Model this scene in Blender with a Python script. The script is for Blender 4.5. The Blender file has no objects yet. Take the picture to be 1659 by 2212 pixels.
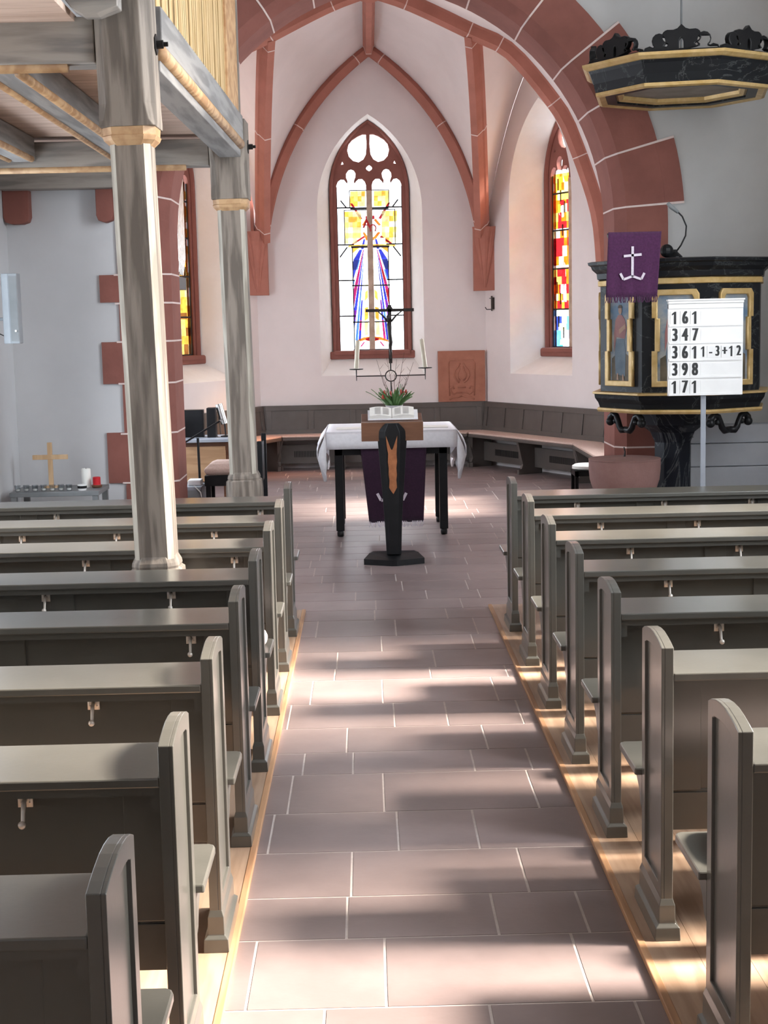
import bpy, bmesh, math, random
from mathutils import Vector, Matrix
random.seed(7)
S = bpy.context.scene
COL = S.collection
PI = math.pi

# ------------------------------------------------------------------ camera
cam = bpy.data.cameras.new('camera')
cam.sensor_fit = 'VERTICAL'
cam.sensor_height = 24.0
cam.lens = 24.0 * 3150.0 / 2212.0
cam.clip_start = 0.05
co = bpy.data.objects.new('camera', cam)
COL.objects.link(co)
R3 = Matrix(((0.9996846467, 0.0227950524, -0.0105353067),
             (-0.0133790960, 0.1284393219, -0.9916271176),
             (-0.0212510444, 0.9914553576, 0.1287037953)))
# camera axes in world are the columns of R3
co.matrix_world = Matrix.Translation((0, 0, 1.84)) @ R3.to_4x4()
S.camera = co

# ------------------------------------------------------------------ light
S.view_settings.view_transform = 'Standard'
S.view_settings.look = 'None'
S.view_settings.exposure = 0.18
S.view_settings.gamma = 1.0
S.view_settings.use_curve_mapping = False
S.cycles.use_denoising = True
S.cycles.max_bounces = 10
S.cycles.diffuse_bounces = 6
S.cycles.transparent_max_bounces = 16
S.cycles.sample_clamp_indirect = 6.0
W = bpy.data.worlds.new('sky'); S.world = W; W.use_nodes = True
bg = W.node_tree.nodes['Background']
bg.inputs[0].default_value = (0.90, 0.95, 1.0, 1)
bg.inputs[1].default_value = 22.0
sd = bpy.data.lights.new('sun', 'SUN'); sd.energy = 37.0; sd.angle = math.radians(12.0)
sd.color = (1.0, 0.88, 0.74)
so = bpy.data.objects.new('sun', sd); COL.objects.link(so)
so.rotation_euler = Vector((-1.0, -0.01, -0.70)).to_track_quat('-Z', 'Y').to_euler()
so.location = (12, 6, 12)

def portal(name, loc, normal, w, h):
    """sampling portal standing in a window opening"""
    l = bpy.data.lights.new(name, 'AREA'); l.shape = 'RECTANGLE'; l.size = w; l.size_y = h
    l.cycles.is_portal = True
    o = bpy.data.objects.new(name, l); COL.objects.link(o)
    o.location = loc
    o.rotation_euler = Vector(normal).to_track_quat('-Z', 'Y').to_euler()
    return o

# ------------------------------------------------------------------ materials
MATS = {}
def nodes_of(name):
    m = bpy.data.materials.new(name); m.use_nodes = True
    nt = m.node_tree
    return m, nt, nt.nodes['Principled BSDF']

def pmat(name, c1, c2=None, rough=0.6, scale=6.0, stretch=(1, 1, 1), bump=0.0, bscale=None,
         metallic=0.0, spec=0.5, coat=0.0, detail=5.0, lo=0.35, hi=0.65, kind='noise', island=0.0, sheen=0.0):
    m, nt, bs = nodes_of(name)
    N, L = nt.nodes, nt.links
    bs.inputs['Roughness'].default_value = rough
    bs.inputs['Metallic'].default_value = metallic
    bs.inputs['Specular IOR Level'].default_value = spec
    bs.inputs['Coat Weight'].default_value = coat
    bs.inputs['Coat Roughness'].default_value = 0.2
    bs.inputs['Sheen Weight'].default_value = sheen
    if c2 is None: c2 = tuple(min(1, c * 1.12) for c in c1)
    tc = N.new('ShaderNodeTexCoord'); mp = N.new('ShaderNodeMapping')
    mp.inputs['Scale'].default_value = stretch
    L.new(tc.outputs['Object'], mp.inputs['Vector'])
    no = N.new('ShaderNodeTexNoise'); no.inputs['Scale'].default_value = scale
    no.inputs['Detail'].default_value = detail; no.inputs['Roughness'].default_value = 0.6
    L.new(mp.outputs[0], no.inputs['Vector'])
    fac = no.outputs['Fac']
    if kind == 'wood':
        wv = N.new('ShaderNodeTexNoise'); wv.inputs['Scale'].default_value = scale * 0.35
        wv.inputs['Detail'].default_value = 2.0
        L.new(mp.outputs[0], wv.inputs['Vector'])
        mm = N.new('ShaderNodeMath'); mm.operation = 'MULTIPLY'; mm.inputs[1].default_value = 26.0
        L.new(wv.outputs['Fac'], mm.inputs[0])
        sn = N.new('ShaderNodeMath'); sn.operation = 'SINE'; L.new(mm.outputs[0], sn.inputs[0])
        ad = N.new('ShaderNodeMath'); ad.operation = 'MULTIPLY_ADD'
        ad.inputs[1].default_value = 0.16; L.new(sn.outputs[0], ad.inputs[0]); L.new(no.outputs['Fac'], ad.inputs[2])
        fac = ad.outputs[0]
    rp = N.new('ShaderNodeValToRGB')
    rp.color_ramp.elements[0].position = lo; rp.color_ramp.elements[0].color = (*c1, 1)
    rp.color_ramp.elements[1].position = hi; rp.color_ramp.elements[1].color = (*c2, 1)
    if kind == 'marble':
        no.inputs['Distortion'].default_value = 1.6
        e = rp.color_ramp.elements.new(0.5); e.color = (*c2, 1)
        rp.color_ramp.elements[0].position = lo; rp.color_ramp.elements[-1].position = hi
        rp.color_ramp.elements[-1].color = (*c1, 1)
    L.new(fac, rp.inputs[0])
    out = rp.outputs[0]
    if island:
        ge = N.new('ShaderNodeNewGeometry'); hs = N.new('ShaderNodeHueSaturation')
        ma = N.new('ShaderNodeMath'); ma.operation = 'MULTIPLY_ADD'
        ma.inputs[1].default_value = island; ma.inputs[2].default_value = 1.0 - island / 2
        L.new(ge.outputs['Random Per Island'], ma.inputs[0]); L.new(ma.outputs[0], hs.inputs['Value'])
        L.new(out, hs.inputs['Color']); out = hs.outputs[0]
    L.new(out, bs.inputs['Base Color'])
    if bump:
        bp = N.new('ShaderNodeBump'); bp.inputs['Strength'].default_value = bump; bp.inputs['Distance'].default_value = 0.01
        if bscale:
            n2 = N.new('ShaderNodeTexNoise'); n2.inputs['Scale'].default_value = bscale; n2.inputs['Detail'].default_value = 4
            L.new(mp.outputs[0], n2.inputs['Vector']); L.new(n2.outputs['Fac'], bp.inputs['Height'])
        else:
            L.new(fac, bp.inputs['Height'])
        L.new(bp.outputs[0], bs.inputs['Normal'])
    MATS[name] = m
    return m

def glass(name, col, strength=1.0):
    m = bpy.data.materials.new(name); m.use_nodes = True
    nt = m.node_tree; nt.nodes.clear()
    o = nt.nodes.new('ShaderNodeOutputMaterial'); t = nt.nodes.new('ShaderNodeBsdfTransparent')
    g = nt.nodes.new('ShaderNodeBsdfGlossy'); g.inputs['Roughness'].default_value = 0.1
    x = nt.nodes.new('ShaderNodeMixShader'); x.inputs[0].default_value = 0.03
    tc = nt.nodes.new('ShaderNodeTexCoord'); no = nt.nodes.new('ShaderNodeTexNoise'); no.inputs['Scale'].default_value = 14
    rp = nt.nodes.new('ShaderNodeValToRGB')
    rp.color_ramp.elements[0].position = 0.3; rp.color_ramp.elements[1].position = 0.7
    rp.color_ramp.elements[0].color = (*[c * 0.8 for c in col], 1); rp.color_ramp.elements[1].color = (*[min(1, c * 1.15) for c in col], 1)
    nt.links.new(tc.outputs['Object'], no.inputs['Vector']); nt.links.new(no.outputs['Fac'], rp.inputs[0])
    nt.links.new(rp.outputs[0], t.inputs['Color'])
    nt.links.new(t.outputs[0], x.inputs[1]); nt.links.new(g.outputs[0], x.inputs[2]); nt.links.new(x.outputs[0], o.inputs[0])
    MATS[name] = m
    return m

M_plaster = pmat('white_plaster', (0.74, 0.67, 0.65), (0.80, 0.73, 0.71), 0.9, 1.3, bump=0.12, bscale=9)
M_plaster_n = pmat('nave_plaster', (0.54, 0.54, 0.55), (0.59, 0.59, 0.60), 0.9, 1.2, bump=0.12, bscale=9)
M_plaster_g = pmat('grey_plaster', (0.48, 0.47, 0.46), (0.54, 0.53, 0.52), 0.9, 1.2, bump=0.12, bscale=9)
M_reveal = pmat('limewashed_reveal', (0.82, 0.78, 0.74), (0.88, 0.85, 0.82), 0.85, 2.5, bump=0.35, bscale=5)
M_red = pmat('red_sandstone', (0.220, 0.080, 0.062), (0.270, 0.100, 0.078), 0.9, 3.0, bump=0.15, bscale=40)
M_rib = pmat('red_rib_sandstone', (0.36, 0.140, 0.100), (0.43, 0.17, 0.125), 0.9, 3.0, bump=0.12, bscale=40)
M_mortar = pmat('pale_mortar', (0.70, 0.56, 0.52), (0.76, 0.62, 0.58), 0.95, 20)
M_tile = pmat('pink_sandstone_tiles', (0.200, 0.152, 0.148), (0.255, 0.195, 0.189), 0.36, 2.2, bump=0.05, bscale=30, island=0.22, spec=0.62)
M_grout = pmat('tile_grout', (0.45, 0.38, 0.36), (0.52, 0.45, 0.42), 0.95, 30)
M_plank = pmat('pine_boards', (0.36, 0.235, 0.158), (0.46, 0.315, 0.222), 0.42, 5.0, (6, 0.5, 6), kind='wood', island=0.15, bump=0.05)
M_plank_edge = pmat('pine_edge', (0.36, 0.19, 0.10), (0.50, 0.28, 0.15), 0.5, 5.0, (6, 0.5, 6), kind='wood')
M_pew = pmat('grey_green_pew_paint', (0.084, 0.081, 0.071), (0.098, 0.094, 0.083), 0.30, 4.0, spec=0.6, bump=0.02, bscale=60, coat=0.6)
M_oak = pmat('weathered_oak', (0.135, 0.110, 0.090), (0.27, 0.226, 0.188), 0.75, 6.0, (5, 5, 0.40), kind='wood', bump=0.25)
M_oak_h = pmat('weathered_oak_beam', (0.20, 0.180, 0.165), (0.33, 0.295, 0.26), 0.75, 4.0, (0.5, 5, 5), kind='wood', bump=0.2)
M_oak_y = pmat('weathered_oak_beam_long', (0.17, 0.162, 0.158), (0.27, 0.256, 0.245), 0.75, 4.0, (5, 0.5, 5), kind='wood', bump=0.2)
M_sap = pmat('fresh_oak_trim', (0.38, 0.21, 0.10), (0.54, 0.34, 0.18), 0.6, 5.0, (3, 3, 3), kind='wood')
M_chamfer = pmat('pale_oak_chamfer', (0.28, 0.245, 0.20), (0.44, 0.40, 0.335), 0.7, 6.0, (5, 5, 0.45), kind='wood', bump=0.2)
M_ceilwood = pmat('gallery_boards', (0.50, 0.35, 0.27), (0.62, 0.46, 0.37), 0.6, 4.0, (0.5, 6, 6), kind='wood', island=0.1)
M_slat = pmat('tan_slats', (0.46, 0.30, 0.13), (0.60, 0.42, 0.22), 0.6, 4.0, (6, 6, 0.6), kind='wood', island=0.25)
M_iron = pmat('black_iron', (0.018, 0.017, 0.017), (0.03, 0.028, 0.027), 0.5, 20, metallic=0.6)
M_black = pmat('black_lacquer', (0.008, 0.008, 0.009), (0.012, 0.012, 0.013), 0.4, 10, spec=0.25)
M_steel = pmat('brushed_steel', (0.55, 0.54, 0.52), (0.68, 0.67, 0.65), 0.3, 20, metallic=1.0)
M_white = pmat('white_paint', (0.78, 0.77, 0.76), (0.83, 0.82, 0.81), 0.5, 5)
M_linen = pmat('white_linen', (0.76, 0.74, 0.77), (0.82, 0.80, 0.83), 0.9, 40, bump=0.1)
M_purple = pmat('purple_wool', (0.048, 0.008, 0.044), (0.068, 0.013, 0.062), 0.95, 60, bump=0.3, sheen=0.2)
M_purple_dark = pmat('plum_wool', (0.022, 0.005, 0.020), (0.032, 0.008, 0.028), 0.95, 60, bump=0.3, sheen=0.2)
M_silver_thread = pmat('silver_thread', (0.60, 0.52, 0.60), (0.72, 0.65, 0.72), 0.7, 60)
M_marble = pmat('black_marbled_paint', (0.007, 0.008, 0.010), (0.060, 0.064, 0.064), 0.4, 2.4, kind='marble', lo=0.487, hi=0.513, detail=8, spec=0.3)
M_marble2 = pmat('black_marbled_column', (0.006, 0.008, 0.014), (0.10, 0.105, 0.11), 0.4, 2.6, (1, 1, 0.6), kind='marble', lo=0.482, hi=0.518, detail=8, spec=0.3)
M_gold = pmat('gold_leaf', (0.52, 0.34, 0.12), (0.66, 0.47, 0.22), 0.4, 12, metallic=0.35)
M_brown = pmat('brown_veneer', (0.13, 0.055, 0.028), (0.165, 0.072, 0.038), 0.4, 5, (1, 6, 6), kind='wood')
M_inlay = pmat('copper_brown_inlay', (0.25, 0.085, 0.030), (0.36, 0.13, 0.05), 0.5, 18)
M_bench = pmat('dark_taupe_paint', (0.080, 0.066, 0.058), (0.098, 0.082, 0.072), 0.45, 5, coat=0.1)
M_cush = pmat('beige_rose_fabric', (0.50, 0.36, 0.30), (0.58, 0.43, 0.37), 0.95, 60, bump=0.1)
M_wax = pmat('ivory_wax', (0.62, 0.55, 0.42), (0.70, 0.63, 0.50), 0.5, 8)
M_waxw = pmat('white_wax', (0.78, 0.77, 0.72), (0.84, 0.83, 0.78), 0.5, 8)
M_waxr = pmat('red_wax', (0.50, 0.012, 0.02), (0.60, 0.02, 0.03), 0.35, 8)
M_stonepink = pmat('font_sandstone', (0.24, 0.125, 0.108), (0.30, 0.165, 0.145), 0.85, 5, bump=0.2, bscale=60)
M_relief = pmat('relief_sandstone', (0.34, 0.135, 0.085), (0.42, 0.175, 0.115), 0.85, 5, bump=0.25, bscale=30)
M_grey = pmat('grey_steel_paint', (0.17, 0.18, 0.185), (0.21, 0.22, 0.225), 0.5, 5)
M_lgrey = pmat('light_grey_plastic', (0.25, 0.27, 0.29), (0.29, 0.31, 0.33), 0.45, 5)
M_palegrey = pmat('pale_grey_boards', (0.42, 0.44, 0.48), (0.48, 0.50, 0.54), 0.6, 3)
M_bluegrey = pmat('grey_blue_paint', (0.27, 0.29, 0.33), (0.32, 0.34, 0.38), 0.6, 4)
M_leaf = pmat('tulip_leaf', (0.045, 0.12, 0.03), (0.10, 0.22, 0.06), 0.5, 20)
M_tulip = pmat('red_tulip', (0.40, 0.03, 0.03), (0.52, 0.08, 0.04), 0.5, 20)
M_twig = pmat('brown_twig', (0.06, 0.03, 0.02), (0.10, 0.05, 0.03), 0.8, 20)
M_zinc = pmat('zinc', (0.42, 0.42, 0.42), (0.52, 0.52, 0.52), 0.4, 12, metallic=0.7)
M_page = pmat('printed_page', (0.62, 0.60, 0.56), (0.78, 0.76, 0.72), 0.8, 70, (1, 6, 6))
M_pagew = pmat('page_edge', (0.80, 0.77, 0.72), (0.85, 0.82, 0.78), 0.8, 30)
M_ink = pmat('black_ink', (0.012, 0.012, 0.012), (0.02, 0.02, 0.02), 0.6, 10)
M_bracket = pmat('hook_steel', (0.70, 0.64, 0.58), (0.80, 0.74, 0.68), 0.35, 20, metallic=0.3)
M_lightwood = pmat('pale_beech', (0.50, 0.32, 0.17), (0.60, 0.41, 0.24), 0.5, 5, (5, 5, 0.6), kind='wood')
M_clearglass = glass('clear_glass_tumbler', (0.86, 0.88, 0.90))
M_lead = pmat('lead_came', (0.02, 0.018, 0.02), (0.03, 0.028, 0.03), 0.6, 20)
M_sky_blue = pmat('painted_sky', (0.10, 0.17, 0.26), (0.34, 0.33, 0.30), 0.6, 3.5, (1, 1, 1.6), lo=0.4, hi=0.62)
M_ground = pmat('painted_ground', (0.06, 0.05, 0.03), (0.15, 0.11, 0.07), 0.6, 6)
M_rose = pmat('painted_rose_cloth', (0.24, 0.09, 0.09), (0.32, 0.14, 0.13), 0.6, 8)
M_bluecl = pmat('painted_blue_cloth', (0.07, 0.11, 0.15), (0.13, 0.17, 0.21), 0.6, 8)
M_skin = pmat('painted_skin', (0.34, 0.20, 0.13), (0.42, 0.26, 0.18), 0.6, 8)
M_hair = pmat('painted_hair', (0.06, 0.035, 0.02), (0.09, 0.05, 0.03), 0.6, 8)
M_bronze = pmat('dark_bronze', (0.03, 0.024, 0.022), (0.05, 0.04, 0.036), 0.4, 12, metallic=0.5)
M_console = pmat('console_oak', (0.40, 0.23, 0.12), (0.50, 0.31, 0.17), 0.5, 5, (0.6, 5, 5), kind='wood')
M_mullion = pmat('glare_lit_mullion_stone', (0.42, 0.30, 0.22), (0.58, 0.44, 0.34), 0.8, 9, bump=0.3)  # paler than the tracery: brightness bleed from the glass put into the colour

G = {}
for n_, c_ in dict(clear=(0.93, 0.95, 0.97), amber=(0.150, 0.062, 0.008), yellow=(0.17, 0.105, 0.022), pale=(0.115, 0.088, 0.042), pale2=(0.40, 0.33, 0.20),
                   orange=(0.110, 0.026, 0.003), red=(0.055, 0.0025, 0.004), pink=(0.060, 0.003, 0.018), blue=(0.005, 0.006, 0.062),
                   sky=(0.012, 0.032, 0.110), violet=(0.026, 0.003, 0.044), teal=(0.010, 0.050, 0.062), brown=(0.040, 0.014, 0.003),
                   navy=(0.003, 0.004, 0.022)).items():
    G[n_] = glass('glass_' + n_, c_ if n_ == 'clear' else tuple(min(0.95, q * 2.6) for q in c_))
G['obscured'] = glass('obscured_glass', (0.24, 0.245, 0.25))
G['frosted'] = glass('frosted_glass', (0.62, 0.64, 0.66))

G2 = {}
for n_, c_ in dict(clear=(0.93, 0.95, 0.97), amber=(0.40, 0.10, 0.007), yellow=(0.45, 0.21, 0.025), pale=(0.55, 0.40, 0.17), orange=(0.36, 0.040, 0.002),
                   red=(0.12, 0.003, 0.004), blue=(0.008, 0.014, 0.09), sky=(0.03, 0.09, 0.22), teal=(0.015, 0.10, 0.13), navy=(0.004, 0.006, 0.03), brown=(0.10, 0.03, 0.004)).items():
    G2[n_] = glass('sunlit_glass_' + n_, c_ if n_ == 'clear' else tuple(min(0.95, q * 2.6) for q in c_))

# ------------------------------------------------------------------ mesh helpers
class MB:
    def __init__(s): s.v = []; s.f = []; s.m = []; s.cur = 0
    def face(s, idx): s.f.append(tuple(idx)); s.m.append(s.cur)
    def add(s, vs, fs):
        o = len(s.v); s.v += [tuple(p) for p in vs]
        for f in fs: s.face([i + o for i in f])
    def box(s, x0, x1, y0, y1, z0, z1):
        s.add([(x0, y0, z0), (x1, y0, z0), (x1, y1, z0), (x0, y1, z0), (x0, y0, z1), (x1, y0, z1), (x1, y1, z1), (x0, y1, z1)],
              [(0, 3, 2, 1), (4, 5, 6, 7), (0, 1, 5, 4), (1, 2, 6, 5), (2, 3, 7, 6), (3, 0, 4, 7)])
        return s
    def obox(s, c, ax, hx, hy, hz):
        """box centred on c with axes ax (3 vectors) and half sizes"""
        c = Vector(c); a, b, d = [Vector(q) for q in ax]
        P = [c + a * (i * hx) + b * (j * hy) + d * (k * hz) for k in (-1, 1) for (i, j) in ((-1, -1), (1, -1), (1, 1), (-1, 1))]
        s.add(P, [(0, 3, 2, 1), (4, 5, 6, 7), (0, 1, 5, 4), (1, 2, 6, 5), (2, 3, 7, 6), (3, 0, 4, 7)])
        return s
    def bar(s, p, q, w, h, up=(0, 0, 1)):
        p = Vector(p); q = Vector(q); d = q - p; L = d.length; d.normalize()
        u = Vector(up); sd_ = d.cross(u)
        if sd_.length < 1e-4: sd_ = d.cross(Vector((1, 0, 0)))
        sd_.normalize(); u = sd_.cross(d)
        return s.obox((p + q) / 2, (d, sd_, u), L / 2, w / 2, h / 2)
    def loft(s, loops, close=True, cap0=True, cap1=True):
        n = len(loops[0]); o = len(s.v)
        for lp in loops: s.v += [tuple(p) for p in lp]
        for i in range(len(loops) - 1):
            for j in range(n if close else n - 1):
                k = (j + 1) % n
                s.face((o + i * n + j, o + i * n + k, o + (i + 1) * n + k, o + (i + 1) * n + j))
        if close and cap0: s.face([o + j for j in range(n)][::-1])
        if close and cap1: s.face([o + (len(loops) - 1) * n + j for j in range(n)])
        return s
    def tube(s, pts, r, n=8):
        pts = [Vector(p) for p in pts]; loops = []
        rr = r if isinstance(r, (list, tuple)) else [r] * len(pts)
        ref = None
        for i, p in enumerate(pts):
            t = (pts[min(i + 1, len(pts) - 1)] - pts[max(i - 1, 0)]).normalized()
            if ref is None: ref = t.orthogonal().normalized()
            ref = (ref - t * ref.dot(t)).normalized(); b = t.cross(ref)
            loops.append([p + (ref * math.cos(2 * PI * k / n) + b * math.sin(2 * PI * k / n)) * rr[i] for k in range(n)])
        return s.loft(loops)
    def lathe(s, prof, c=(0, 0, 0), n=24, rot=0.0, sx=1, sy=1):
        loops = [[(c[0] + r * math.cos(2 * PI * k / n + rot) * sx, c[1] + r * math.sin(2 * PI * k / n + rot) * sy, c[2] + z) for k in range(n)] for (r, z) in prof]
        return s.loft(loops)
    def ball(s, c, r, n=12, sz=1.0):
        return s.lathe([(max(1e-4, r * math.sin(PI * i / 8)), -r * sz * math.cos(PI * i / 8)) for i in range(9)], c, n)
    def prism(s, poly, f0, f1):
        """poly: 2D points; f0/f1 map a 2D point to 3D on both faces"""
        return s.loft([[f0(*p) for p in poly], [f1(*p) for p in poly]])
    def build(s, name, mat, parent=None, bevel=0.0, smooth=False, weld=False, seg=2):
        me = bpy.data.meshes.new(name); me.from_pydata(s.v, [], s.f)
        for mt in (mat if isinstance(mat, (list, tuple)) else [mat]): me.materials.append(mt)
        for p, mi in zip(me.polygons, s.m): p.material_index = mi
        bm = bmesh.new(); bm.from_mesh(me)
        if weld: bmesh.ops.remove_doubles(bm, verts=bm.verts, dist=1e-4)
        bmesh.ops.recalc_face_normals(bm, faces=bm.faces)
        bm.to_mesh(me); bm.free()
        if smooth:
            for p in me.polygons: p.use_smooth = True
        o = bpy.data.objects.new(name, me); COL.objects.link(o)
        if parent is not None: o.parent = parent
        if bevel:
            b = o.modifiers.new('bevel', 'BEVEL'); b.width = bevel; b.segments = seg; b.limit_method = 'ANGLE'; b.angle_limit = math.radians(40)
            b.harden_normals = False
        if smooth == 'auto':
            try:
                me.set_sharp_from_angle(angle=math.radians(38))
            except Exception: pass
        return o

def tag(o, label, cat, group=None, kind=None):
    o['label'] = label; o['category'] = cat
    if group: o['group'] = group
    if kind: o['kind'] = kind
    return o
def struct(o): o['kind'] = 'structure'; return o
def empty(name, loc=(0, 0, 0), rz=0.0):
    o = bpy.data.objects.new(name, None); COL.objects.link(o); o.location = loc; o.rotation_euler = (0, 0, rz)
    o.empty_display_size = 0.1
    return o
def thing(name, label, cat, loc=(0, 0, 0), rz=0.0, group=None):
    return tag(empty(name, loc, rz), label, cat, group)
def copy_tree(o, parent=None):
    c = o.copy(); COL.objects.link(c)
    if parent is not None: c.parent = parent
    for ch in list(o.children): copy_tree(ch, c)
    return c

def filled(name, loops, depth, mat, parent=None, matrix=None, bevel=0.0):
    """flat plate with holes from closed 2D loops, thickness 2*depth"""
    cu = bpy.data.curves.new(name + '_outline', 'CURVE'); cu.dimensions = '2D'; cu.fill_mode = 'BOTH'
    cu.extrude = depth; cu.bevel_depth = bevel; cu.bevel_resolution = 1
    for lp in loops:
        sp = cu.splines.new('POLY'); sp.points.add(len(lp) - 1)
        for i, p in enumerate(lp): sp.points[i].co = (p[0], p[1], 0, 1)
        sp.use_cyclic_u = True
    t = bpy.data.objects.new('outline', cu); COL.objects.link(t)
    dg = bpy.context.evaluated_depsgraph_get(); dg.update()
    me = bpy.data.meshes.new_from_object(t.evaluated_get(dg)); me.name = name
    bpy.data.objects.remove(t); bpy.data.curves.remove(cu)
    me.materials.clear(); me.materials.append(mat)
    if matrix is not None: me.transform(matrix)
    o = bpy.data.objects.new(name, me); COL.objects.link(o)
    if parent is not None: o.parent = parent
    return o

def text_mesh(name, s, size, depth, mat, parent=None, matrix=None, sx=1.0, bold=0.0):
    cu = bpy.data.curves.new(name, 'FONT'); cu.body = s; cu.size = size; cu.extrude = depth
    cu.align_x = 'CENTER'; cu.align_y = 'CENTER'
    t = bpy.data.objects.new('text', cu); COL.objects.link(t)
    dg = bpy.context.evaluated_depsgraph_get(); dg.update()
    me = bpy.data.meshes.new_from_object(t.evaluated_get(dg)); me.name = name
    bpy.data.objects.remove(t); bpy.data.curves.remove(cu)
    me.transform(Matrix.Diagonal((sx, 1, 1, 1)))
    if bold:
        vs = [v.co.copy() for v in me.vertices]; fs = [tuple(p.vertices) for p in me.polygons]; V = []; F = []
        for k, dx in enumerate((-bold, -bold / 3, bold / 3, bold)):
            o = len(V); V += [(v.x + dx, v.y, v.z + k * 2e-5) for v in vs]; F += [tuple(i + o for i in f) for f in fs]
        me.clear_geometry(); me.from_pydata(V, [], F)
    me.materials.clear(); me.materials.append(mat)
    if matrix is not None: me.transform(matrix)
    o = bpy.data.objects.new(name, me); COL.objects.link(o)
    if parent is not None: o.parent = parent
    return o

def numeral_one(name, size, depth, mat, parent, matrix, bold):
    h = size * 0.36; w = size * 0.058 + bold
    P = [(-w, -h), (w, -h), (w, h), (-w * 0.5, h), (-w * 2.7, h * 0.66), (-w * 2.7, h * 0.42), (-w, h * 0.60)]
    b = MB(); b.loft([[matrix @ Vector((x, y, -depth)) for x, y in P], [matrix @ Vector((x, y, depth)) for x, y in P]])
    return b.build(name, mat, parent)

def facing(org, right=(1, 0, 0), up=(0, 0, 1)):
    """matrix taking local (x right, y up, z towards the viewer) to the world"""
    r = Vector(right).normalized(); u = Vector(up).normalized(); n = r.cross(u)
    return Matrix(((r.x, u.x, n.x, org[0]), (r.y, u.y, n.y, org[1]), (r.z, u.z, n.z, org[2]), (0, 0, 0, 1)))

def circ(cx, cy, r, a0=0, a1=360, n=16, end=True):
    k = n if end else n
    return [(cx + r * math.cos(math.radians(a0 + (a1 - a0) * i / n)), cy + r * math.sin(math.radians(a0 + (a1 - a0) * i / n))) for i in range(n + (1 if end else 0))]

def pointed(hw, z0, zs, zp, n=12, cx=0.0):
    """closed pointed arch outline, bottom left first, then left jamb, arch, right jamb; same count for every size"""
    h = zp - zs
    a = (h * h - hw * hw) / (2 * hw)      # centre offset
    r = hw + a; t1 = math.atan2(h, a)
    L = [(cx - hw, z0), (cx - hw, (z0 + zs) / 2)]
    for i in range(n + 1):
        t = t1 * i / n; L.append((cx + a - r * math.cos(t), zs + r * math.sin(t)))
    for i in range(n - 1, -1, -1):
        t = t1 * i / n; L.append((cx - a + r * math.cos(t), zs + r * math.sin(t)))
    L += [(cx + hw, (z0 + zs) / 2), (cx + hw, z0)]
    return L

FZ = -0.018      # stone floor level; the wooden pew platforms are at zero

# ------------------------------------------------------------------ floor
def floor_tiles():
    b = MB(); g = 0.0045
    rows = [-1.0, -0.6, -0.2, 0.2, 0.62, 1.0, 1.42, 1.85, 2.2, 2.6, 3.0, 3.4, 3.785, 4.239, 4.568, 4.976, 5.395, 5.876, 6.186, 6.575, 7.006, 7.485, 7.744, 8.149, 8.558,
            9.037, 9.366]
    y = 9.366
    while y < 19.4:
        y += random.uniform(0.30, 0.42); rows.append(y)
    known = {4.568: (-0.085, 0.498), 4.239: (-0.097, 0.369, 0.646), 3.785: (-0.368, 0.019, 0.586), 5.395: (-0.337, 0.035, 0.63), 4.976: (-0.385, 0.081, 0.369),
             5.876: (-0.30, -0.09, 0.42, 0.66), 6.186: (-0.12, 0.5), 6.575: (-0.4, 0.1, 0.35, 0.7), 7.006: (-0.31, 0.05, 0.62), 7.485: (-0.2, 0.31), 3.4: (-0.15, 0.3)}
    for i in range(len(rows) - 1):
        y0, y1 = rows[i], rows[i + 1]
        w = -3.4 if y0 < 12 else -3.0
        xe = 4.3
        k = known.get(round(y0, 3))
        xs = [w]
        if k:
            x = k[0]
            lead = []
            while x > w: x -= random.uniform(0.38, 0.6); lead.append(max(x, w))
            xs = sorted(set(lead + [w])) + list(k); x = k[-1]
        else:
            x = w + random.uniform(0.1, 0.5); xs.append(x)
        while x < xe: x += random.uniform(0.36, 0.62); xs.append(x)
        for j in range(len(xs) - 1):
            b.box(xs[j] + g, xs[j + 1] - g, y0 + g, y1 - g, FZ - 0.03, FZ)
    o = struct(b.build('floor', M_tile))
    gb = MB().box(-3.4, 4.3, -1.0, 19.6, FZ - 0.05, FZ - 0.0015).build('grout_bed', M_grout, o)
floor_tiles()

def platform(name, x0, x1, y0, y1, edge):
    b = MB(); x = x0; n = int((x1 - x0) / 0.135)
    step = (x1 - x0) / n
    for i in range(n): b.box(x0 + i * step + 0.0006, x0 + (i + 1) * step - 0.0006, y0, y1, FZ, 0.0)
    o = struct(b.build(name, M_plank))
    e = MB()
    e.box(edge - 0.012, edge + 0.012, y0 - 0.0, y1 + 0.01, FZ, 0.002)
    e.build('edge_strip', M_plank_edge, o, bevel=0.003)
platform('pew_platform', 0.79, 4.0, -0.9, 9.36, 0.780)
platform('pew_platform', -2.84, -0.445, -0.9, 9.33, -0.435)

# ------------------------------------------------------------------ nave shell
XL, XR = -2.87, 4.2
CZ = 6.8
ACX, ARI, AA, AZS = 0.245, 2.045, 0.23, 2.585      # chancel arch: centre, inner radius, centre offset, springing
def arch_path(off, n=24, z0=FZ):
    r = ARI + off
    t1 = math.acos(AA / r)
    L = [(ACX - (r - AA), z0), (ACX - (r - AA), AZS * 0.5)]
    for i in range(n + 1):
        t = t1 * i / n; L.append((ACX + AA - r * math.cos(t), AZS + r * math.sin(t)))
    for i in range(n - 1, -1, -1):
        t = t1 * i / n; L.append((ACX - AA + r * math.cos(t), AZS + r * math.sin(t)))
    L += [(ACX + (r - AA), AZS * 0.5), (ACX + (r - AA), z0)]
    return L

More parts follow.
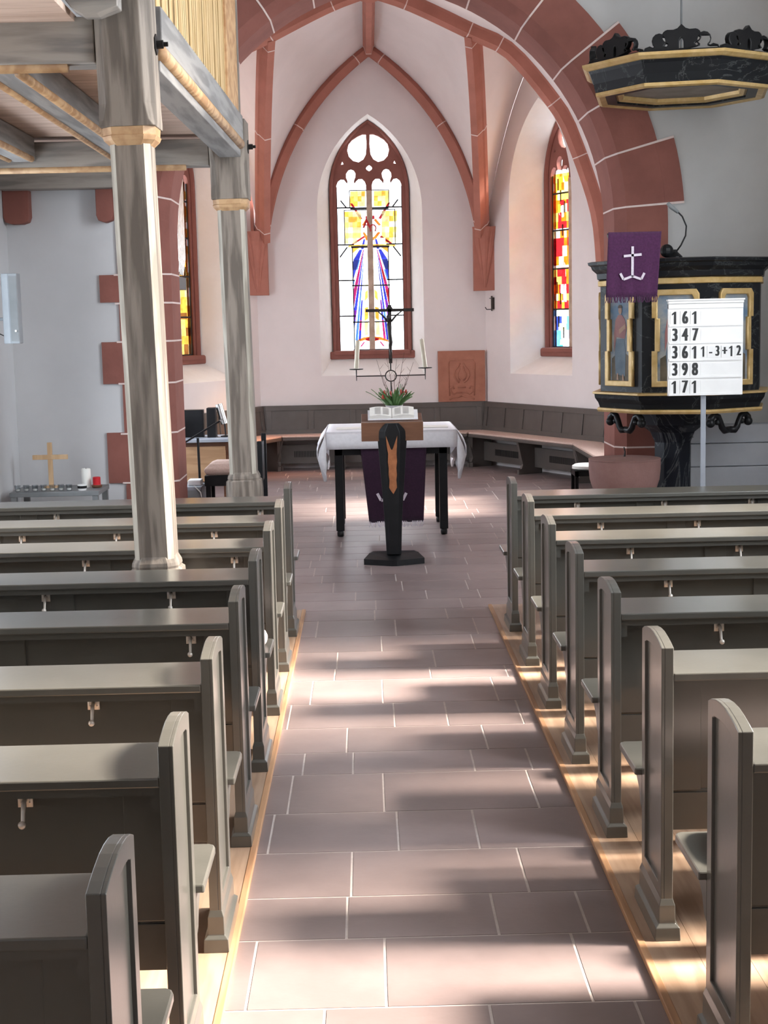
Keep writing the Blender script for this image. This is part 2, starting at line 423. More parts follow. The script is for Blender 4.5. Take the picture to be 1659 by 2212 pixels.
def yplane(y): return Matrix(((1, 0, 0, 0), (0, 0, 1, y), (0, 1, 0, 0), (0, 0, 0, 1)))
ap = arch_path(0.2)
split = ACX
outer = [(XL - 0.3, FZ), (XL - 0.3, CZ), (XR + 0.3, CZ), (XR + 0.3, FZ)] + ap[::-1]
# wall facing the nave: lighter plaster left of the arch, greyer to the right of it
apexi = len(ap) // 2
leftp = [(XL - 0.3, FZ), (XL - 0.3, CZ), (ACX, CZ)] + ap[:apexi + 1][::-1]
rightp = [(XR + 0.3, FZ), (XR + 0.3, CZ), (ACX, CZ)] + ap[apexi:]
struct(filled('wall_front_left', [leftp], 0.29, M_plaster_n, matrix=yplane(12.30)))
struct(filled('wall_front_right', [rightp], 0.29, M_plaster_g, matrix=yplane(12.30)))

def sidewall(name, x, holes, mat, y0=-1.0, y1=12.6, z1=CZ, th=0.15):
    mtx = Matrix(((0, 0, 1, x), (1, 0, 0, 0), (0, 1, 0, 0), (0, 0, 0, 1)))
    return struct(filled(name, [[(y0, FZ - 0.05), (y1, FZ - 0.05), (y1, z1), (y0, z1)]] + holes, th, mat, matrix=mtx))
def rect(a, b, c, d): return [(a, c), (b, c), (b, d), (a, d)]
RW = [(3.05, 4.62), (6.55, 8.15)]
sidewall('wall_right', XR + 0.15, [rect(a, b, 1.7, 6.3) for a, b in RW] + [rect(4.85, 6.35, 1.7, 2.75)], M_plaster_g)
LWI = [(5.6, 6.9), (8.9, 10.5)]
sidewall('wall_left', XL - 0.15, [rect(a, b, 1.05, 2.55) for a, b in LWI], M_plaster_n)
struct(MB().box(XL - 0.3, XR + 0.3, -1.2, -1.0, FZ - 0.05, CZ).build('wall_back', M_plaster_g))
struct(MB().box(XL - 0.3, XR + 0.3, -1.2, 12.6, CZ, CZ + 0.15).build('ceiling', M_oak_h))
for i, (a, b) in enumerate(RW):
    w = struct(MB().box(XR + 0.10, XR + 0.104, a, b, 1.7, 6.3).build('window_%d' % (4 + i), G['clear']))
    fb = MB()
    for yy in (a, b - 0.06): fb.box(XR + 0.06, XR + 0.14, yy, yy + 0.06, 1.7, 6.3)
    for zz in (1.7, 6.24): fb.box(XR + 0.06, XR + 0.14, a, b, zz, zz + 0.06)
    fb.build('window_frame', M_white, w)
    portal('window_portal', (XR + 0.30, (a + b) / 2, 4.0), (-1, 0, 0), b - a, 4.6)
wlow = struct(MB().box(XR + 0.10, XR + 0.104, 4.85, 6.35, 1.7, 2.75).build('window_8', G['clear']))  # added low window, out of view, to light the middle of the aisle
fb = MB()
for yy in (4.85, 6.29): fb.box(XR + 0.06, XR + 0.14, yy, yy + 0.06, 1.7, 2.75)
for zz in (1.7, 2.69): fb.box(XR + 0.06, XR + 0.14, 4.85, 6.35, zz, zz + 0.06)
fb.build('window_frame', M_white, wlow)
portal('window_portal', (XR + 0.30, 5.6, 2.22), (-1, 0, 0), 1.5, 1.05)
for i, (a, b) in enumerate(LWI):
    w = struct(MB().box(XL - 0.104, XL - 0.10, a, b, 1.05, 2.55).build('window_%d' % (6 + i), G['frosted']))
    fb = MB()
    for yy in (a, b - 0.05): fb.box(XL - 0.14, XL - 0.06, yy, yy + 0.05, 1.05, 2.55)
    for zz in (1.05, 2.50): fb.box(XL - 0.14, XL - 0.06, a, b, zz, zz + 0.05)
    fb.build('window_frame', M_white, w)
    portal('window_portal', (XL - 0.30, (a + b) / 2, 1.8), (1, 0, 0), b - a, 1.5)

# ------------------------------------------------------------------ chancel arch of red sandstone
SEC = [(0.0, 12.62), (0.0, 12.09), (0.085, 11.99), (0.42, 11.99), (0.42, 12.10), (0.10, 12.62)]
def arch_at(off, side, t):
    """point (x,z) on the offset arch; t<0: jamb at height -t, else angle in degrees from the springing"""
    r = ARI + off
    if t < 0: return (ACX + side * (r - AA), -t)
    a = math.radians(t); return (ACX + side * (-AA + r * math.cos(a)), AZS + r * math.sin(a))
def build_arch():
    loops = []
    paths = [arch_path(o) for (o, y) in SEC]
    for i in range(len(paths[0])):
        loops.append([(paths[k][i][0], SEC[k][1], paths[k][i][1]) for k in range(len(SEC))])
    b = MB(); b.loft(loops)
    o = struct(b.build('trim_1', M_red))
    # longer stones that tooth into the wall
    def block(side, t0, t1, out):
        q = MB(); n = 5
        ts = [t0 + (t1 - t0) * i / n for i in range(n + 1)]
        inn = [arch_at(0.40, side, t) for t in ts]; ou = [arch_at(out, side, t) for t in ts]
        lp = inn + ou[::-1]
        q.prism(lp, lambda x, z: (x, 11.988, z), lambda x, z: (x, 12.05, z))
        return q
    for side, t0, t1, out in ((1, 4.0, 15.3, 0.555), (1, 26.5, 37.8, 0.56), (-1, -2.27, -2.05, 0.57), (-1, -1.73, -1.39, 0.575), (-1, -0.99, -0.575, 0.565),
                              (-1, 12, 23, 0.55), (1, -2.0, -1.5, 0.55), (1, -1.0, -0.5, 0.55), (-1, -0.555, -0.02, 0.425)):
        block(side, t0, t1, out).build('toothed_stone', M_red, o)
    # mortar joints
    mb = MB()
    def joint(side, t, out=0.42):
        d = 0.007
        if t < 0: ta, tb = t - d, t + d
        else: ta, tb = t - math.degrees(d / ARI), t + math.degrees(d / ARI)
        sec = [(-0.004, 12.60), (-0.004, 12.09), (0.083, 11.986), (out, 11.984)]
        lo = []
        for off, y in sec:
            p = arch_at(off, side, ta); q = arch_at(off, side, tb)
            lo.append([(p[0], y, p[1]), (q[0], y, q[1])])
        for i in range(3):
            mb.add([lo[i][0], lo[i][1], lo[i + 1][1], lo[i + 1][0]], [(0, 1, 2, 3)])
    for t, ou in ((3.8, 0.555), (15.4, 0.555), (26.3, 0.55), (37.6, 0.56), (50.5, 0.42), (64, 0.42), (78, 0.42)): joint(1, t, ou)
    for z in (2.15, 1.6, 0.775, 0.4): joint(1, -z)
    for t in (8, 20, 32, 44, 55, 66, 78): joint(-1, t)
    for z in (2.27, 2.04, 1.73, 1.39, 0.98, 0.575): joint(-1, -z, 0.45)
    # thin pale line around the toothed outer edge
    mb.build('mortar_joints', M_mortar, o)
build_arch()
# stones under the gallery wall plate
for (x0, x1) in ((-2.868, -2.66), (-2.125, -1.99)):
    r = 0.06
    poly = [(x0, 2.95), (x1, 2.95), (x1, 2.74), (x1 - 0.015, 2.70), (x1 - r, 2.685), (x0 + r, 2.685), (x0 + 0.015, 2.70), (x0, 2.74)]
    struct(MB().prism(poly, lambda x, z: (x, 11.90, z), lambda x, z: (x, 12.02, z)).build('trim_2', M_red, bevel=0.006))

# ------------------------------------------------------------------ chancel walls and windows
MX = 0.13
C1R, C2R = Vector((1.57, 19.0, 0)), Vector((2.80, 16.6, 0))
C1L, C2L = Vector((-1.37, 19.0, 0)), Vector((-2.56, 16.6, 0))
CHZ = 5.9
WIN_Z0, WIN_ZS, WIN_ZP, WIN_HW = 1.17, 3.28, 4.47, 0.672
GL = 0.38     # depth of the glass behind the wall face

def wall_matrix(a, b, mid):
    """local x along the wall (left to right seen from inside), y up, z into the room; origin at mid on the floor"""
    r = (b - a).normalized(); return facing((mid.x, mid.y, 0), r, (0, 0, 1))

def holes_of_tracery():
    k = 0.001726
    def P(px, py): return ((px - (478 + (py - 640) * 0.0265)) * k, 1.485 + (1840 - py) * k)
    H = []
    def both(pts):
        l = [P(*p) for p in pts]; H.append(l); H.append([(-x, z) for x, z in l][::-1])
    tear = [(457, 226), (463, 300), (458, 380), (438, 418), (400, 440), (355, 428), (322, 395), (308, 345), (318, 300), (345, 268), (390, 240), (425, 226)]
    both(tear)
    both([(275, 412), (293, 450), (257, 458)])
    H.append([P(*p) for p in [(478, 448), (500, 464), (507, 478), (500, 494), (478, 508), (456, 494), (448, 478), (456, 464)]])
    lan = [P(232, 640)] + [P(*p) for p in [(232, 600), (243, 572), (265, 556), (290, 560), (304, 578), (312, 592), (316, 572), (305, 545), (305, 515), (322, 490), (342, 484),
                                            (362, 492), (376, 515), (374, 545), (363, 572), (368, 592), (378, 575), (398, 556), (425, 556), (445, 575), (456, 605)]]
    xl, xr = -0.425, -0.038
    lan = [(max(x, xl), z) for x, z in lan]
    lan = [(xl, 1.485)] + lan + [(xr, lan[-1][1]), (xr, 1.485)]
    H.append(lan); H.append([(-x, z) for x, z in lan][::-1])
    return H

def stained_main():
    k = 0.001726
    def P(px, py): return ((px - (478 + (py - 640) * 0.0265)) * k, 1.485 + (1840 - py) * k)
    out = []
    def poly(c, pts): out.append((c, [P(*p) for p in pts]))
    rnd = random.Random(3)
    # golden cloud panels
    def mosaic(x0, x1, y0, y1, nx, ny, cols):
        for i in range(nx):
            for j in range(ny):
                a, b = x0 + (x1 - x0) * i / nx, x0 + (x1 - x0) * (i + 1) / nx
                c, d = y0 + (y1 - y0) * j / ny, y0 + (y1 - y0) * (j + 1) / ny
                q = lambda: rnd.uniform(-0.18, 0.18)
                w, h = (b - a), (d - c)
                poly(rnd.choice(cols), [(a, c), (b, c), (b, d), (a, d)])
    mosaic(335, 450, 645, 760, 4, 3, ['pale', 'yellow', 'yellow', 'pale', 'amber'])
    mosaic(515, 632, 645, 760, 4, 3, ['pale', 'yellow', 'yellow', 'pale', 'amber'])
    mosaic(292, 420, 795, 1035, 4, 6, ['pale', 'yellow', 'pale2', 'pale', 'amber', 'yellow'])
    mosaic(575, 690, 795, 1035, 4, 6, ['pale', 'yellow', 'pale2', 'pale', 'amber', 'yellow'])
    mosaic(325, 680, 1042, 1062, 8, 1, ['yellow', 'amber'])
    # red rays
    poly('red', [(335, 735), (352, 735), (430, 850), (412, 858)]); poly('red', [(640, 735), (622, 735), (550, 850), (568, 858)])
    poly('red', [(312, 1060), (330, 1062), (450, 990), (440, 978)]); poly('red', [(688, 1060), (670, 1062), (560, 990), (572, 978)])
    poly('orange', [(425, 900), (455, 850), (470, 862), (440, 905)]); poly('orange', [(572, 900), (530, 850), (515, 862), (552, 905)])
    poly('orange', [(430, 955), (455, 1005), (475, 992), (445, 950)]); poly('orange', [(568, 955), (530, 1005), (512, 992), (548, 950)])
    poly('red', [(452, 832), (520, 828), (522, 856), (454, 860)]); poly('orange', [(452, 990), (522, 988), (522, 1012), (454, 1014)])
    # descending rays fan out from the halo and stop at the side came
    bands = [(0.60, 0.30, ['blue', 'blue', 'navy']), (0.30, 0.255, ['sky', 'clear']), (0.235, 0.165, ['pink', 'pink', 'red']), (0.162, 0.118, ['blue', 'violet', 'blue']),
             (0.098, 0.070, ['sky', 'blue']), (0.066, 0.040, ['violet', 'blue', 'pink'])]
    ys = [1080 + (1765 - 1080) * i / 9 for i in range(10)]
    for sgn in (0, 1):
        mir_ = (lambda x, y: x) if not sgn else (lambda x, y: 2 * (478 + (y - 640) * 0.0265) - x)
        def R(c, pts): poly(c, [(mir_(x, y), y) for x, y in pts])
        R('blue', [(452, 1000), (436, 1005), (418, 1078), (440, 1078)])
        for s0, s1, cols in bands:
            for y0, y1 in zip(ys, ys[1:]):
                if s0 < 0.07 and y0 < 1400: continue
                lim = 352 + (y0 - 1080) * 0.03
                def X(sv, y): return max(lim, 452 - sv * (y - 1005))
                q = [(X(s0, y0), y0), (X(s1, y0), y0), (X(s1, y1), y1), (X(s0, y1), y1)]
                if q[1][0] - q[0][0] < 2 and q[2][0] - q[3][0] < 2: continue
                R(rnd.choice(cols), q)
        R('amber', [(352, 1066), (408, 1066), (352, 1110)])
        for y0 in (1090, 1230, 1370):
            R('pale2', [(474, y0), (454, y0), (450, y0 + 130), (474, y0 + 130)])
        R('yellow', [(474, 1380), (452, 1400), (448, 1470), (474, 1440)])
        R('amber', [(476, 1510), (446, 1520), (448, 1620), (476, 1600)])
        R('pale', [(476, 1625), (446, 1630), (448, 1730), (476, 1725)])
        R('orange', [(500, 1735), (440, 1742), (380, 1770), (384, 1780), (450, 1764), (500, 1776)])
        R('red', [(490, 1744), (455, 1750), (462, 1768), (490, 1768)])
        R('pink', [(456, 1774), (440, 1778), (412, 1816), (428, 1812)])
    return out

def stained_side(kind):
    rnd = random.Random(11 if kind == 'right' else 23)
    out = []
    def cell(c, x0, x1, z0, z1, j=0.006):
        q = lambda: rnd.uniform(-j, j)
        out.append((c, [(x0 + q(), z0 + q()), (x1 + q(), z0 + q()), (x1 + q(), z1 + q()), (x0 + q(), z1 + q())]))
    zones = [(1.50, 1.70, ['clear', 'sky', 'teal', 'clear', 'clear', 'navy']), (1.70, 1.95, ['clear', 'clear', 'sky', 'pale', 'blue']), (1.95, 2.15, ['amber', 'pale', 'yellow', 'teal', 'red']),
             (2.15, 2.5, ['red', 'yellow', 'pale', 'orange', 'red', 'pale']), (2.5, 2.95, ['red', 'orange', 'pale', 'orange', 'red']), (2.95, 3.3, ['red', 'orange', 'amber', 'yellow', 'red', 'pale']), (3.3, 3.62, ['yellow', 'pale', 'amber', 'orange'])]
    if kind == 'left':
        zones = [(1.50, 3.62, ['amber', 'yellow', 'amber', 'pale', 'amber', 'brown'])]
    for z0, z1, cols in zones:
        z = z0
        while z < z1 - 0.03:
            h = min(rnd.uniform(0.07, 0.13), z1 - z)
            for side in (-1, 1):
                x = 0.045
                while x < 0.40:
                    w = rnd.uniform(0.05, 0.11); xe = min(x + w, 0.42)
                    c = rnd.choice(cols)
                    cell(c, side * x, side * xe, z, z + h, 0.0)
                    x = xe
            z += h
    if kind == 'right':
        for sx in (-1, 1):
            c0 = sx * 0.235
            out.append(('clear', circ(c0, 3.16, 0.075, 0, 360, 14, False)))
            out.append(('pale', [(c0 - 0.13, 3.38), (c0 + 0.13, 3.38), (c0, 3.62)]))
            out.append(('clear', [(c0 - 0.07, 1.52), (c0 + 0.07, 1.52), (c0 + 0.03, 1.93), (c0 - 0.03, 1.93)]))
            out.append(('clear', [(c0 - 0.06, 2.05), (c0 + 0.08, 2.05), (c0 + 0.06, 2.5), (c0 - 0.02, 2.62)]))
    return out

HOLES = holes_of_tracery()
def church_window(num, mtx, pieces, bars_main, GL=GL):
    """stone tracery, sill, glass and saddle bars in the wall's own frame"""
    deep = mtx @ Matrix.Translation((0, 0, -GL))
    root = struct(filled('window_%d' % num, [pointed(0.515, 1.485, 3.55, 4.435)] + HOLES, 0.028, M_red, matrix=deep, bevel=0.009))
    # jamb moulding around the tracery
    b = MB()
    fr = []
    for hw, dz, zz in ((0.470, -0.04, -GL + 0.0), (0.470, -0.04, -GL + 0.05), (0.490, -0.02, -GL + 0.075), (0.515, 0.0, -GL + 0.08)):
        fr.append([deep @ Matrix.Translation((0, 0, GL)) @ Vector((x, z, zz)) for x, z in pointed(hw, 1.44, 3.55, 4.435 + dz)])
    b.loft(fr, close=False)
    b.build('jamb_moulding', M_red, root)
    s = MB()
    for (hw, z0, z1, d0, d1) in ((0.56, 1.375, 1.475, -0.02, 0.13),):
        s.obox(deep @ Vector((0, (z0 + z1) / 2, (d0 + d1) / 2)), [deep.to_3x3() @ Vector(q) for q in ((1, 0, 0), (0, 1, 0), (0, 0, 1))], hw, (z1 - z0) / 2, (d1 - d0) / 2)
    s.obox(deep @ Vector((0, 1.455, 0.06)), [deep.to_3x3() @ Vector(q) for q in ((1, 0, 0), (0, 1, 0), (0, 0, 1))], 0.50, 0.03, 0.10)
    s.build('window_sill', M_red, root, bevel=0.018)
    ms = MB()
    ms.obox(deep @ Vector((0, 2.52, 0.01)), [deep.to_3x3() @ Vector(q) for q in ((1, 0, 0), (0, 1, 0), (0, 0, 1))], 0.036, 1.03, 0.045)
    ms.build('mullion', M_mullion, root, bevel=0.015)
    # clear glass
    c = MB()
    pts = pointed(0.50, 1.485, 3.55, 4.41)
    c.add([deep @ Vector((x, z, -0.012)) for x, z in pts], [list(range(len(pts)))])
    c.build('clear_glass', G['obscured'], root)
    names = sorted(set(p[0] for p in pieces)); sg = MB()
    for cname, poly in pieces:
        sg.cur = names.index(cname)
        sg.add([deep @ Vector((x, z, -0.004)) for x, z in poly], [list(range(len(poly)))])
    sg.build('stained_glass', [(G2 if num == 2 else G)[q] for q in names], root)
    l = MB(); ax = [deep.to_3x3() @ Vector(q) for q in ((1, 0, 0), (0, 1, 0), (0, 0, 1))]
    def hb(z, x0, x1, t): l.obox(deep @ Vector(((x0 + x1) / 2, z, 0.004)), ax, (x1 - x0) / 2, t / 2, 0.008)
    def vb(x, z0, z1, t): l.obox(deep @ Vector((x, (z0 + z1) / 2, 0.004)), ax, t / 2, (z1 - z0) / 2, 0.008)
    if bars_main:
        for z, t in ((3.325, 0.026), (2.83, 0.028), (2.33, 0.017), (1.855, 0.017), (1.49, 0.018)): hb(z, -0.25, 0.25, t)
        for z in (3.335, 2.86, 2.40, 1.935): hb(z, -0.43, -0.21, 0.018); hb(z, 0.21, 0.43, 0.018)
        for x in (-0.235, 0.235): vb(x, 1.485, 2.83, 0.014)
        for x in (-0.33, 0.33): vb(x, 2.87, 3.31, 0.012)
        for x in (-0.255, 0.255): vb(x, 3.33, 3.555, 0.011)
        hb(3.555, -0.255, 0.255, 0.011); hb(3.305, -0.33, 0.33, 0.011)
        for sx in (-1, 1):
            for (xa, za, xb, zb) in ((0.30, 3.335, 0.375, 3.43), (0.30, 2.83, 0.40, 2.70)):
                l.bar(deep @ Vector((sx * xa, za, 0.01)), deep @ Vector((sx * xb, zb, 0.01)), 0.018, 0.018)
    else:
        for z in (3.38, 2.93, 2.46, 1.96, 1.49): hb(z, -0.43, 0.43, 0.020)
        rn = random.Random(4)
        for i in range(14):
            z = 1.6 + i * 0.14; x = rn.uniform(-0.4, 0.4); vb(x, z, z + 0.14, 0.010)
    for x in (-0.425, 0.425): vb(x, 1.485, 3.6, 0.016)
    l.build('lead_bars', M_lead, root)
    if bars_main:
        text_mesh('letters', 'A', 0.15, 0.004, M_waxr, root, deep @ Matrix.Translation((-0.040, 3.115, 0.06)), bold=0.006)
        om = MB()
        oc = Vector((0.040, 3.065))
        arcp = [oc + Vector((0.038 * math.cos(math.radians(a)), 0.044 * math.sin(math.radians(a)))) for a in range(-50, 231, 20)]
        arcp = [oc + Vector((0.042, -0.036))] + arcp + [oc + Vector((-0.042, -0.036))]
        om.tube([deep @ Vector((p.x, p.y, 0.06)) for p in arcp], 0.009, 6)
        om.build('letters', M_waxr, root)
        hl = MB(); hl.add([deep @ Vector((x, z, 0.047)) for x, z in circ(0, 3.085, 0.115, 0, 360, 24, False)], [list(range(24))])
        hl.build('halo_disc', G['clear'], root)
    return root

def chancel_wall(name, a, b, ext0, ext1, num, pieces, main=False, wcx=0.0, GL=GL):
    a = Vector(a); b = Vector(b); mid = (a + b) / 2
    mtx = wall_matrix(a, b, mid)
    hw = (b - a).length / 2
    wall_m = mtx; mtx = mtx @ Matrix.Translation((wcx, 0, 0))
    hole = pointed(WIN_HW, WIN_Z0, WIN_ZS, WIN_ZP)
    pl = filled(name, [[(-hw - wcx, FZ - 0.05), (hw - wcx, FZ - 0.05), (hw - wcx, CHZ), (-hw - wcx, CHZ)], hole], 0.01, M_plaster, matrix=mtx @ Matrix.Translation((0, 0, -0.01)))
    struct(pl)
    inner = pointed(0.510, 1.42, 3.55, 4.44)
    rv = MB()
    n = 5; lo = []
    for i in range(n + 1):
        f = i / n
        lo.append([mtx @ Vector((p[0] * (1 - f) + q[0] * f, p[1] * (1 - f) + q[1] * f, -(GL - 0.02) * f)) for p, q in zip(hole, inner)])
    rv.loft(lo, cap0=False, cap1=False)
    rv.build('window_reveal', M_reveal, pl)
    # outer masonry that closes the opening around the tracery
    om = filled('outer_masonry', [[(-hw - 0.3, 0.9), (hw + 0.3, 0.9), (hw + 0.3, 4.9), (-hw - 0.3, 4.9)], pointed(0.51, 1.48, 3.55, 4.43)], 0.02, M_plaster, pl, mtx @ Matrix.Translation((0, 0, -GL - 0.08)))
    w = church_window(num, mtx, pieces, main, GL)
    c = mtx @ Vector((0, 2.9, -GL - 0.16)); nrm = mtx.to_3x3() @ Vector((0, 0, 1))
    portal('window_portal', c, nrm, 1.05, 2.95)
    return wall_m
MTX_B = chancel_wall('wall_apse', C1L, C1R, 0.0, 0.0, 1, stained_main(), True)
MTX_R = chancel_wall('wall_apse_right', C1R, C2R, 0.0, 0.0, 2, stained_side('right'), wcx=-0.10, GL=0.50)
MTX_L = chancel_wall('wall_apse_left', C2L, C1L, 0.0, 0.0, 3, stained_side('left'), wcx=0.10, GL=0.50)
# straight chancel sides with one added window each, unseen behind the arch, for light
for nm, c2, sgn, num in (('wall_chancel_right', C2R, 1, 9), ('wall_chancel_left', C2L, -1, 10)):
    x = c2.x
    mtx = Matrix(((0, 0, 1, x + sgn * 0.10), (1, 0, 0, 0), (0, 1, 0, 0), (0, 0, 0, 1)))
    win = (13.9, 15.5, 1.15, 2.65) if sgn > 0 else (12.95, 16.35, 0.85, 2.65)
    struct(filled(nm, [[(12.5, FZ - 0.05), (16.62, FZ - 0.05), (16.62, CHZ), (12.5, CHZ)], rect(*win)], 0.10, M_plaster, matrix=mtx))
    w = struct(MB().box(x + sgn * 0.08, x + sgn * 0.084, win[0], win[1], win[2], win[3]).build('window_%d' % num, G['clear' if sgn > 0 else 'frosted']))
    fb = MB()
    for yy in (win[0], win[1] - 0.05): fb.box(min(x + sgn * 0.05, x + sgn * 0.11), max(x + sgn * 0.05, x + sgn * 0.11), yy, yy + 0.05, win[2], win[3])
    for zz in (win[2], win[3] - 0.05): fb.box(min(x + sgn * 0.05, x + sgn * 0.11), max(x + sgn * 0.05, x + sgn * 0.11), win[0], win[1], zz, zz + 0.05)
    fb.build('window_frame', M_white, w)
    portal('window_portal', (x + sgn * 0.22, (win[0] + win[1]) / 2, (win[2] + win[3]) / 2), (-sgn, 0, 0), win[1] - win[0], win[3] - win[2])

# ------------------------------------------------------------------ vault
def bez(p0, c, p2, n):
    p0, c, p2 = Vector(p0), Vector(c), Vector(p2)
    return [p0 * (1 - t) ** 2 + c * 2 * t * (1 - t) + p2 * t * t for t in [i / n for i in range(n + 1)]]
def catmull(P, n):
    P = [Vector(p) for p in P]; P = [P[0] * 2 - P[1]] + P + [P[-1] * 2 - P[-2]]; out = []
    for i in range(1, len(P) - 2):
        for k in range(n):
            t = k / n; a, b, c, d = P[i - 1], P[i], P[i + 1], P[i + 2]
            out.append(0.5 * ((2 * b) + (c - a) * t + (2 * a - 5 * b + 4 * c - d) * t * t + (3 * b - a - 3 * c + d) * t ** 3))
    out.append(P[-2]); return out
def resample(pts, n):
    d = [0]
    for a, b in zip(pts, pts[1:]): d.append(d[-1] + (b - a).length)
    out = []; j = 0
    for i in range(n + 1):
        s = d[-1] * i / n
        while j < len(pts) - 2 and d[j + 1] < s: j += 1
        f = (s - d[j]) / max(1e-9, d[j + 1] - d[j]); out.append(pts[j].lerp(pts[j + 1], min(1, max(0, f))))
    return out
def mir(pts): return [Vector((2 * MX - p.x + (0.03 if False else 0.0), p.y, p.z)) for p in pts]
B_ = Vector((MX, 16.2, 5.46)); AP = Vector((MX, 18.97, 5.30))
wallrib = bez((1.55, 18.96, 2.98), (1.33, 18.96, 4.46), AP, 16)
rib2 = bez((1.53, 18.88, 2.98), (1.391, 17.375, 4.50), (1.25, 16.35, 5.02), 14)
J = rib2[-1]
rib3 = catmull([(2.78, 16.58, 2.35), (2.70, 16.56, 3.05), (2.413, 16.5, 3.86), (2.213, 16.46, 4.22), (1.70, 16.40, 4.80), J, (0.594, 16.25, 5.31), B_], 5)
rib3_low = [p for p in rib3 if p.x >= J.x - 1e-4]; rib3_up = [J] + [p for p in rib3 if p.x < J.x - 1e-4]
capx = (C1R + C2R) / 2
wa = Vector((capx.x, capx.y, 5.1))
archA = bez((1.57, 19.0, 2.98), (1.85, 18.45, 4.7), wa, 12)
archB = bez((2.80, 16.6, 2.35), (2.62, 16.95, 4.5), wa, 12)
def ruled(b, A, Bc, n=18, m=10, bow=0.0):
    A = resample(A, n); Bc = resample(Bc, n)
    g = [[a.lerp(c, j / m) + Vector((0, 0, bow * 4 * (j / m) * (1 - j / m) * (i / n))) for j in range(m + 1)] for i, (a, c) in enumerate(zip(A, Bc))]
    o = len(b.v)
    for row in g: b.v += [tuple(p) for p in row]
    for i in range(n):
        for j in range(m):
            q = o + i * (m + 1) + j; b.face((q, q + 1, q + m + 2, q + m + 1))
def front(pts): return [Vector((p.x, 12.62, p.z)) for p in pts]
vb_ = MB()
sides = []
for flip in (False, True):
    F = mir if flip else (lambda p: [q.copy() for q in p])
    ruled(vb_, F(wallrib), F(rib2 + rib3_up[1:]), bow=0.12)
    ruled(vb_, F(archA), F(rib2), bow=0.10)
    ruled(vb_, F(archB), F(rib3_low), bow=0.06)
    ruled(vb_, F(rib3), F(front(rib3)), n=24, m=6)
struct(vb_.build('ceiling', M_plaster, smooth=True, weld=True))

CENTRE = Vector((MX, 15.0, 2.6))
def rib_mesh(b, pts, w=0.17, d=0.17, inward=None):
    pts = resample(pts, 26); loops = []
    for i, p in enumerate(pts):
        t = (pts[min(i + 1, len(pts) - 1)] - pts[max(i - 1, 0)]).normalized()
        n = (inward if inward is not None else (CENTRE - p)); n = (n - t * n.dot(t)).normalized(); bb = t.cross(n)
        sec = [(-w / 2, -0.03), (-w / 2, d * 0.30), (-w * 0.40, d * 0.42), (-w * 0.24, d), (w * 0.24, d), (w * 0.40, d * 0.42), (w / 2, d * 0.30), (w / 2, -0.03)]
        loops.append([p + bb * s + n * h for s, h in sec])
    b.loft(loops)
def rib_joints(b, pts, fr, w=0.17, d=0.17, inward=None):
    pts = resample(pts, 60)
    for f in fr:
        i = int(f * 60); p = pts[i]; t = (pts[min(i + 1, 60)] - pts[max(i - 1, 0)]).normalized()
        n = (inward if inward is not None else (CENTRE - p)); n = (n - t * n.dot(t)).normalized(); bb = t.cross(n)
        e = 0.006
        sec = [(-w / 2 - e, -0.03), (-w / 2 - e, d * 0.30), (-w * 0.40 - e, d * 0.42), (-w * 0.24, d + e), (w * 0.24, d + e), (w * 0.40 + e, d * 0.42), (w / 2 + e, d * 0.30), (w / 2 + e, -0.03)]
        b.loft([[p - t * 0.006 + bb * s + n * h for s, h in sec], [p + t * 0.006 + bb * s + n * h for s, h in sec]])
rb, jb = MB(), MB()
for flip in (False, True):
    F = mir if flip else (lambda p: p)
    rib_mesh(rb, F(wallrib), 0.19, 0.15); rib_joints(jb, F(wallrib), (0.06, 0.52, 0.93), 0.19, 0.15)
    rib_mesh(rb, F(rib2), 0.17, 0.17); rib_joints(jb, F(rib2), (0.05, 0.52, 0.95), 0.17, 0.17)
    rib_mesh(rb, F(rib3), 0.19, 0.16); rib_joints(jb, F(rib3), (0.3, 0.45, 0.66, 0.74, 0.9), 0.19, 0.16)
ridge = [AP.lerp(B_, i / 6) for i in range(7)]
rib_mesh(rb, ridge, 0.14, 0.14); rib_joints(jb, ridge, (0.08,), 0.14, 0.14)
rb.lathe([(0.02, -0.22), (0.10, -0.19), (0.16, -0.12), (0.17, 0.0)], (B_.x, B_.y, B_.z), 16)
rs = struct(rb.build('trim_3', M_rib))
jb.build('mortar_joints', M_mortar, rs)
# corbels that carry the ribs in the two apse corners
for cx_, sgn in ((C1R.x, 1), (C1L.x, -1)):
    b = MB()
    cxm = cx_ - sgn * 0.02
    b.box(cxm - 0.135, cxm + 0.135, 18.80, 19.02, 2.22, 3.01)
    loops = []
    for z, r in ((2.26, 0.012), (2.6, 0.045), (2.9, 0.085), (3.02, 0.12)):
        loops.append([(cxm + r * math.cos(a), 18.80 - r * 1.0 * abs(math.sin(a)) * 0.9 - 0.0, z) for a in [PI * k / 6 for k in range(7)]] + [(cxm - r, 18.82, z), (cxm + r, 18.82, z)][::1])
    b.loft(loops)
    for s2 in (-1, 1):
        loops = []
        for z, r, o_ in ((2.30, 0.008, 0.02), (2.6, 0.03, 0.05), (3.02, 0.055, 0.10)):
            loops.append([(cxm + s2 * o_ + r * math.cos(a), 18.80 - r * abs(math.sin(a)), z) for a in [PI * k / 4 for k in range(5)]])
        b.loft(loops)
    b.box(cxm + sgn * 0.03, cxm + sgn * 0.125, 18.90, 19.02, 3.03, 3.50)
    o = struct(b.build('trim_4', M_rib))
    MB().box(cxm - 0.14, cxm + 0.14, 18.79, 19.0, 3.012, 3.024).build('mortar_joint', M_mortar, o)

